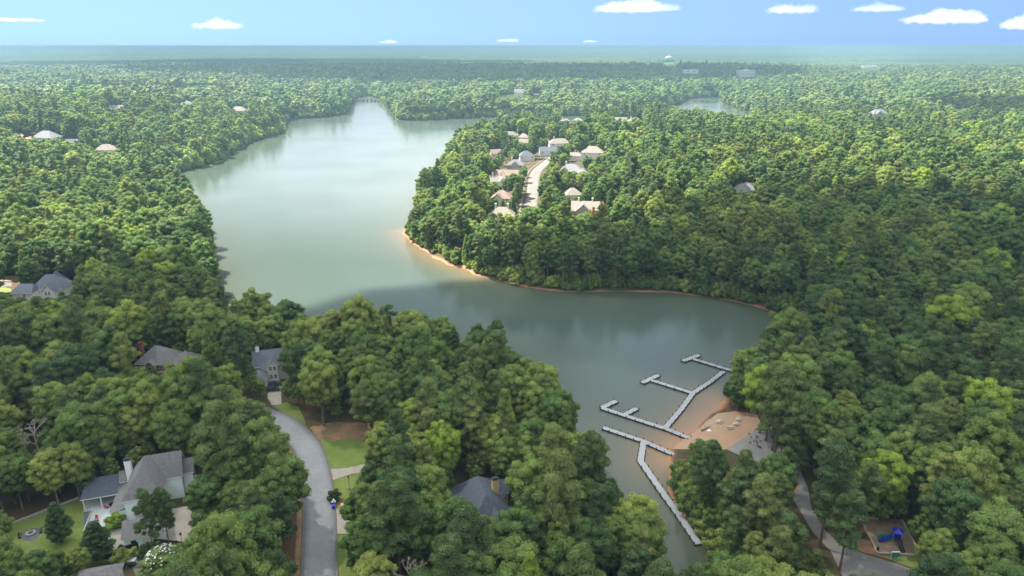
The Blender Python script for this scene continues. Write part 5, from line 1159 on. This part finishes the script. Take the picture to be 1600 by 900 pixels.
def cloud(x, y, z, W_, D_, Hh, n, label, seed, vox=None):
    g = np.random.default_rng(seed); V_, F_ = puffs(x, y, z, W_, D_, Hh, n, g)
    me = np_mesh('cloud', V_, F_, np.full(len(F_), 3), [cmat], smooth=True); o = link('cloud', me, None, (x, y, z)); tag(o, label, 'cloud', 'small white cumulus clouds')
    r_ = o.modifiers.new('join', 'REMESH'); r_.mode = 'VOXEL'; r_.voxel_size = vox or W_ / 90; r_.use_smooth_shade = True
    tx = bpy.data.textures.new('lumps', 'CLOUDS'); tx.noise_scale = W_ / (14 if label.find('overhead') < 0 else 9); tx.noise_depth = 4; d_ = o.modifiers.new('lumps', 'DISPLACE'); d_.texture = tx; d_.strength = Hh * (.75 if label.find('overhead') < 0 else .35); d_.mid_level = .5
    return o
SKYC = [(370,50,70,18,'small bright cloud high left over the wooded hills'),(975,27,130,20,'long flat white cloud above the middle of the horizon'),(1208,29,80,18,'white cloud right of the long flat one'),
 (1333,27,78,14,'thin white cloud between two larger ones on the right'),(1432,42,125,24,'largest white cloud, on the right side of the sky'),(1553,50,82,24,'bright white cloud near the right edge of the sky'),
 (78,41,85,8,'faint flat cloud strip at the far left of the sky'),(620,71,30,7,'tiny cloud touching the horizon left of centre'),(795,69,36,7,'tiny faint cloud touching the horizon at the centre'),
 (1355,5,90,10,'cloud strip cut by the top edge of the photo, right'),(795,3,18,6,'tiny cloud cut by the top edge at the centre'),(915,70,26,5,'tiny cloud on the horizon right of centre'),(1590,36,50,10,'wispy cloud cut by the right edge of the photo')]
for i, (px, py, w_, h_, lab) in enumerate(SKYC):
    el = math.atan((72 - py) / FPX) + .0035; D_ = min(34000, max(14000, 620 / math.tan(el))); dx = (px - 800) / FPX
    s_ = D_ / FPX; cloud(dx * D_, D_, CAMH + math.tan(el) * D_, w_ * s_, w_ * s_ * .8, h_ * s_ * .8, 22, lab, 60 + i); list(C.objects)[-1].data.materials[0] = wm_
# clouds overhead whose shadows lie on the near woods and in bands on the far woods
def over(gx, gy, W_, D_, lab, seed, alt=1000):
    k = (alt - 20) / SUN_DIR.z; o = cloud(gx + SUN_DIR.x * k, gy + SUN_DIR.y * k, alt, W_, D_, 160, 44, lab, seed, max(W_, D_) / 60)
    o['group'] = 'clouds drifting overhead'
#@@OVER
over(10, 30, 980, 560, 'broad cloud overhead shading the nearest woods', 1)
over(215, 400, 240, 110, 'cloud overhead shading the woods right of the cove', 2)
over(120, 315, 300, 70, 'narrow cloud overhead shading the front of the peninsula', 3)
for a in ((-100, 2550, 2500, 1000, 'wide cloud shading the forest beyond the lake', 4), (2700, 2900, 2100, 900, 'cloud shading the forest round the far office building', 8),
 (-1800, 3300, 1700, 700, 'cloud shading the forest ridge up the left', 5), (3000, 2700, 1500, 900, 'cloud shading the forest on the right horizon side', 6),
 (-1400, 4300, 3300, 1100, 'distant cloud shading a strip of far forest', 7), (-760, 1500, 330, 160, 'small cloud shading the wooded hill left of the lake head', 9), (900, 1100, 500, 160, 'small cloud shading the forest right of the second lake', 10)):
    over(*a, 1300); list(C.objects)[-1].data.materials[0] = thick
# ------------------------------------------------------------------ haze
k = MB(); k.box(-22000, 22000, -3000, 22000, -6, 124)
hz = bpy.data.materials.new('haze'); hz.use_nodes = True; t = hz.node_tree; t.nodes.clear(); out = N(t, 'ShaderNodeOutputMaterial'); pv = N(t, 'ShaderNodeVolumePrincipled')
pv.inputs['Color'].default_value = (.205, .335, .405, 1); pv.inputs['Density'].default_value = 2.6e-4; pv.inputs['Anisotropy'].default_value = .1; t.links.new(pv.outputs[0], out.inputs['Volume'])
ho = tag(k.build('haze', hz), 'thin blue haze over the far woods', 'haze', kind='stuff')
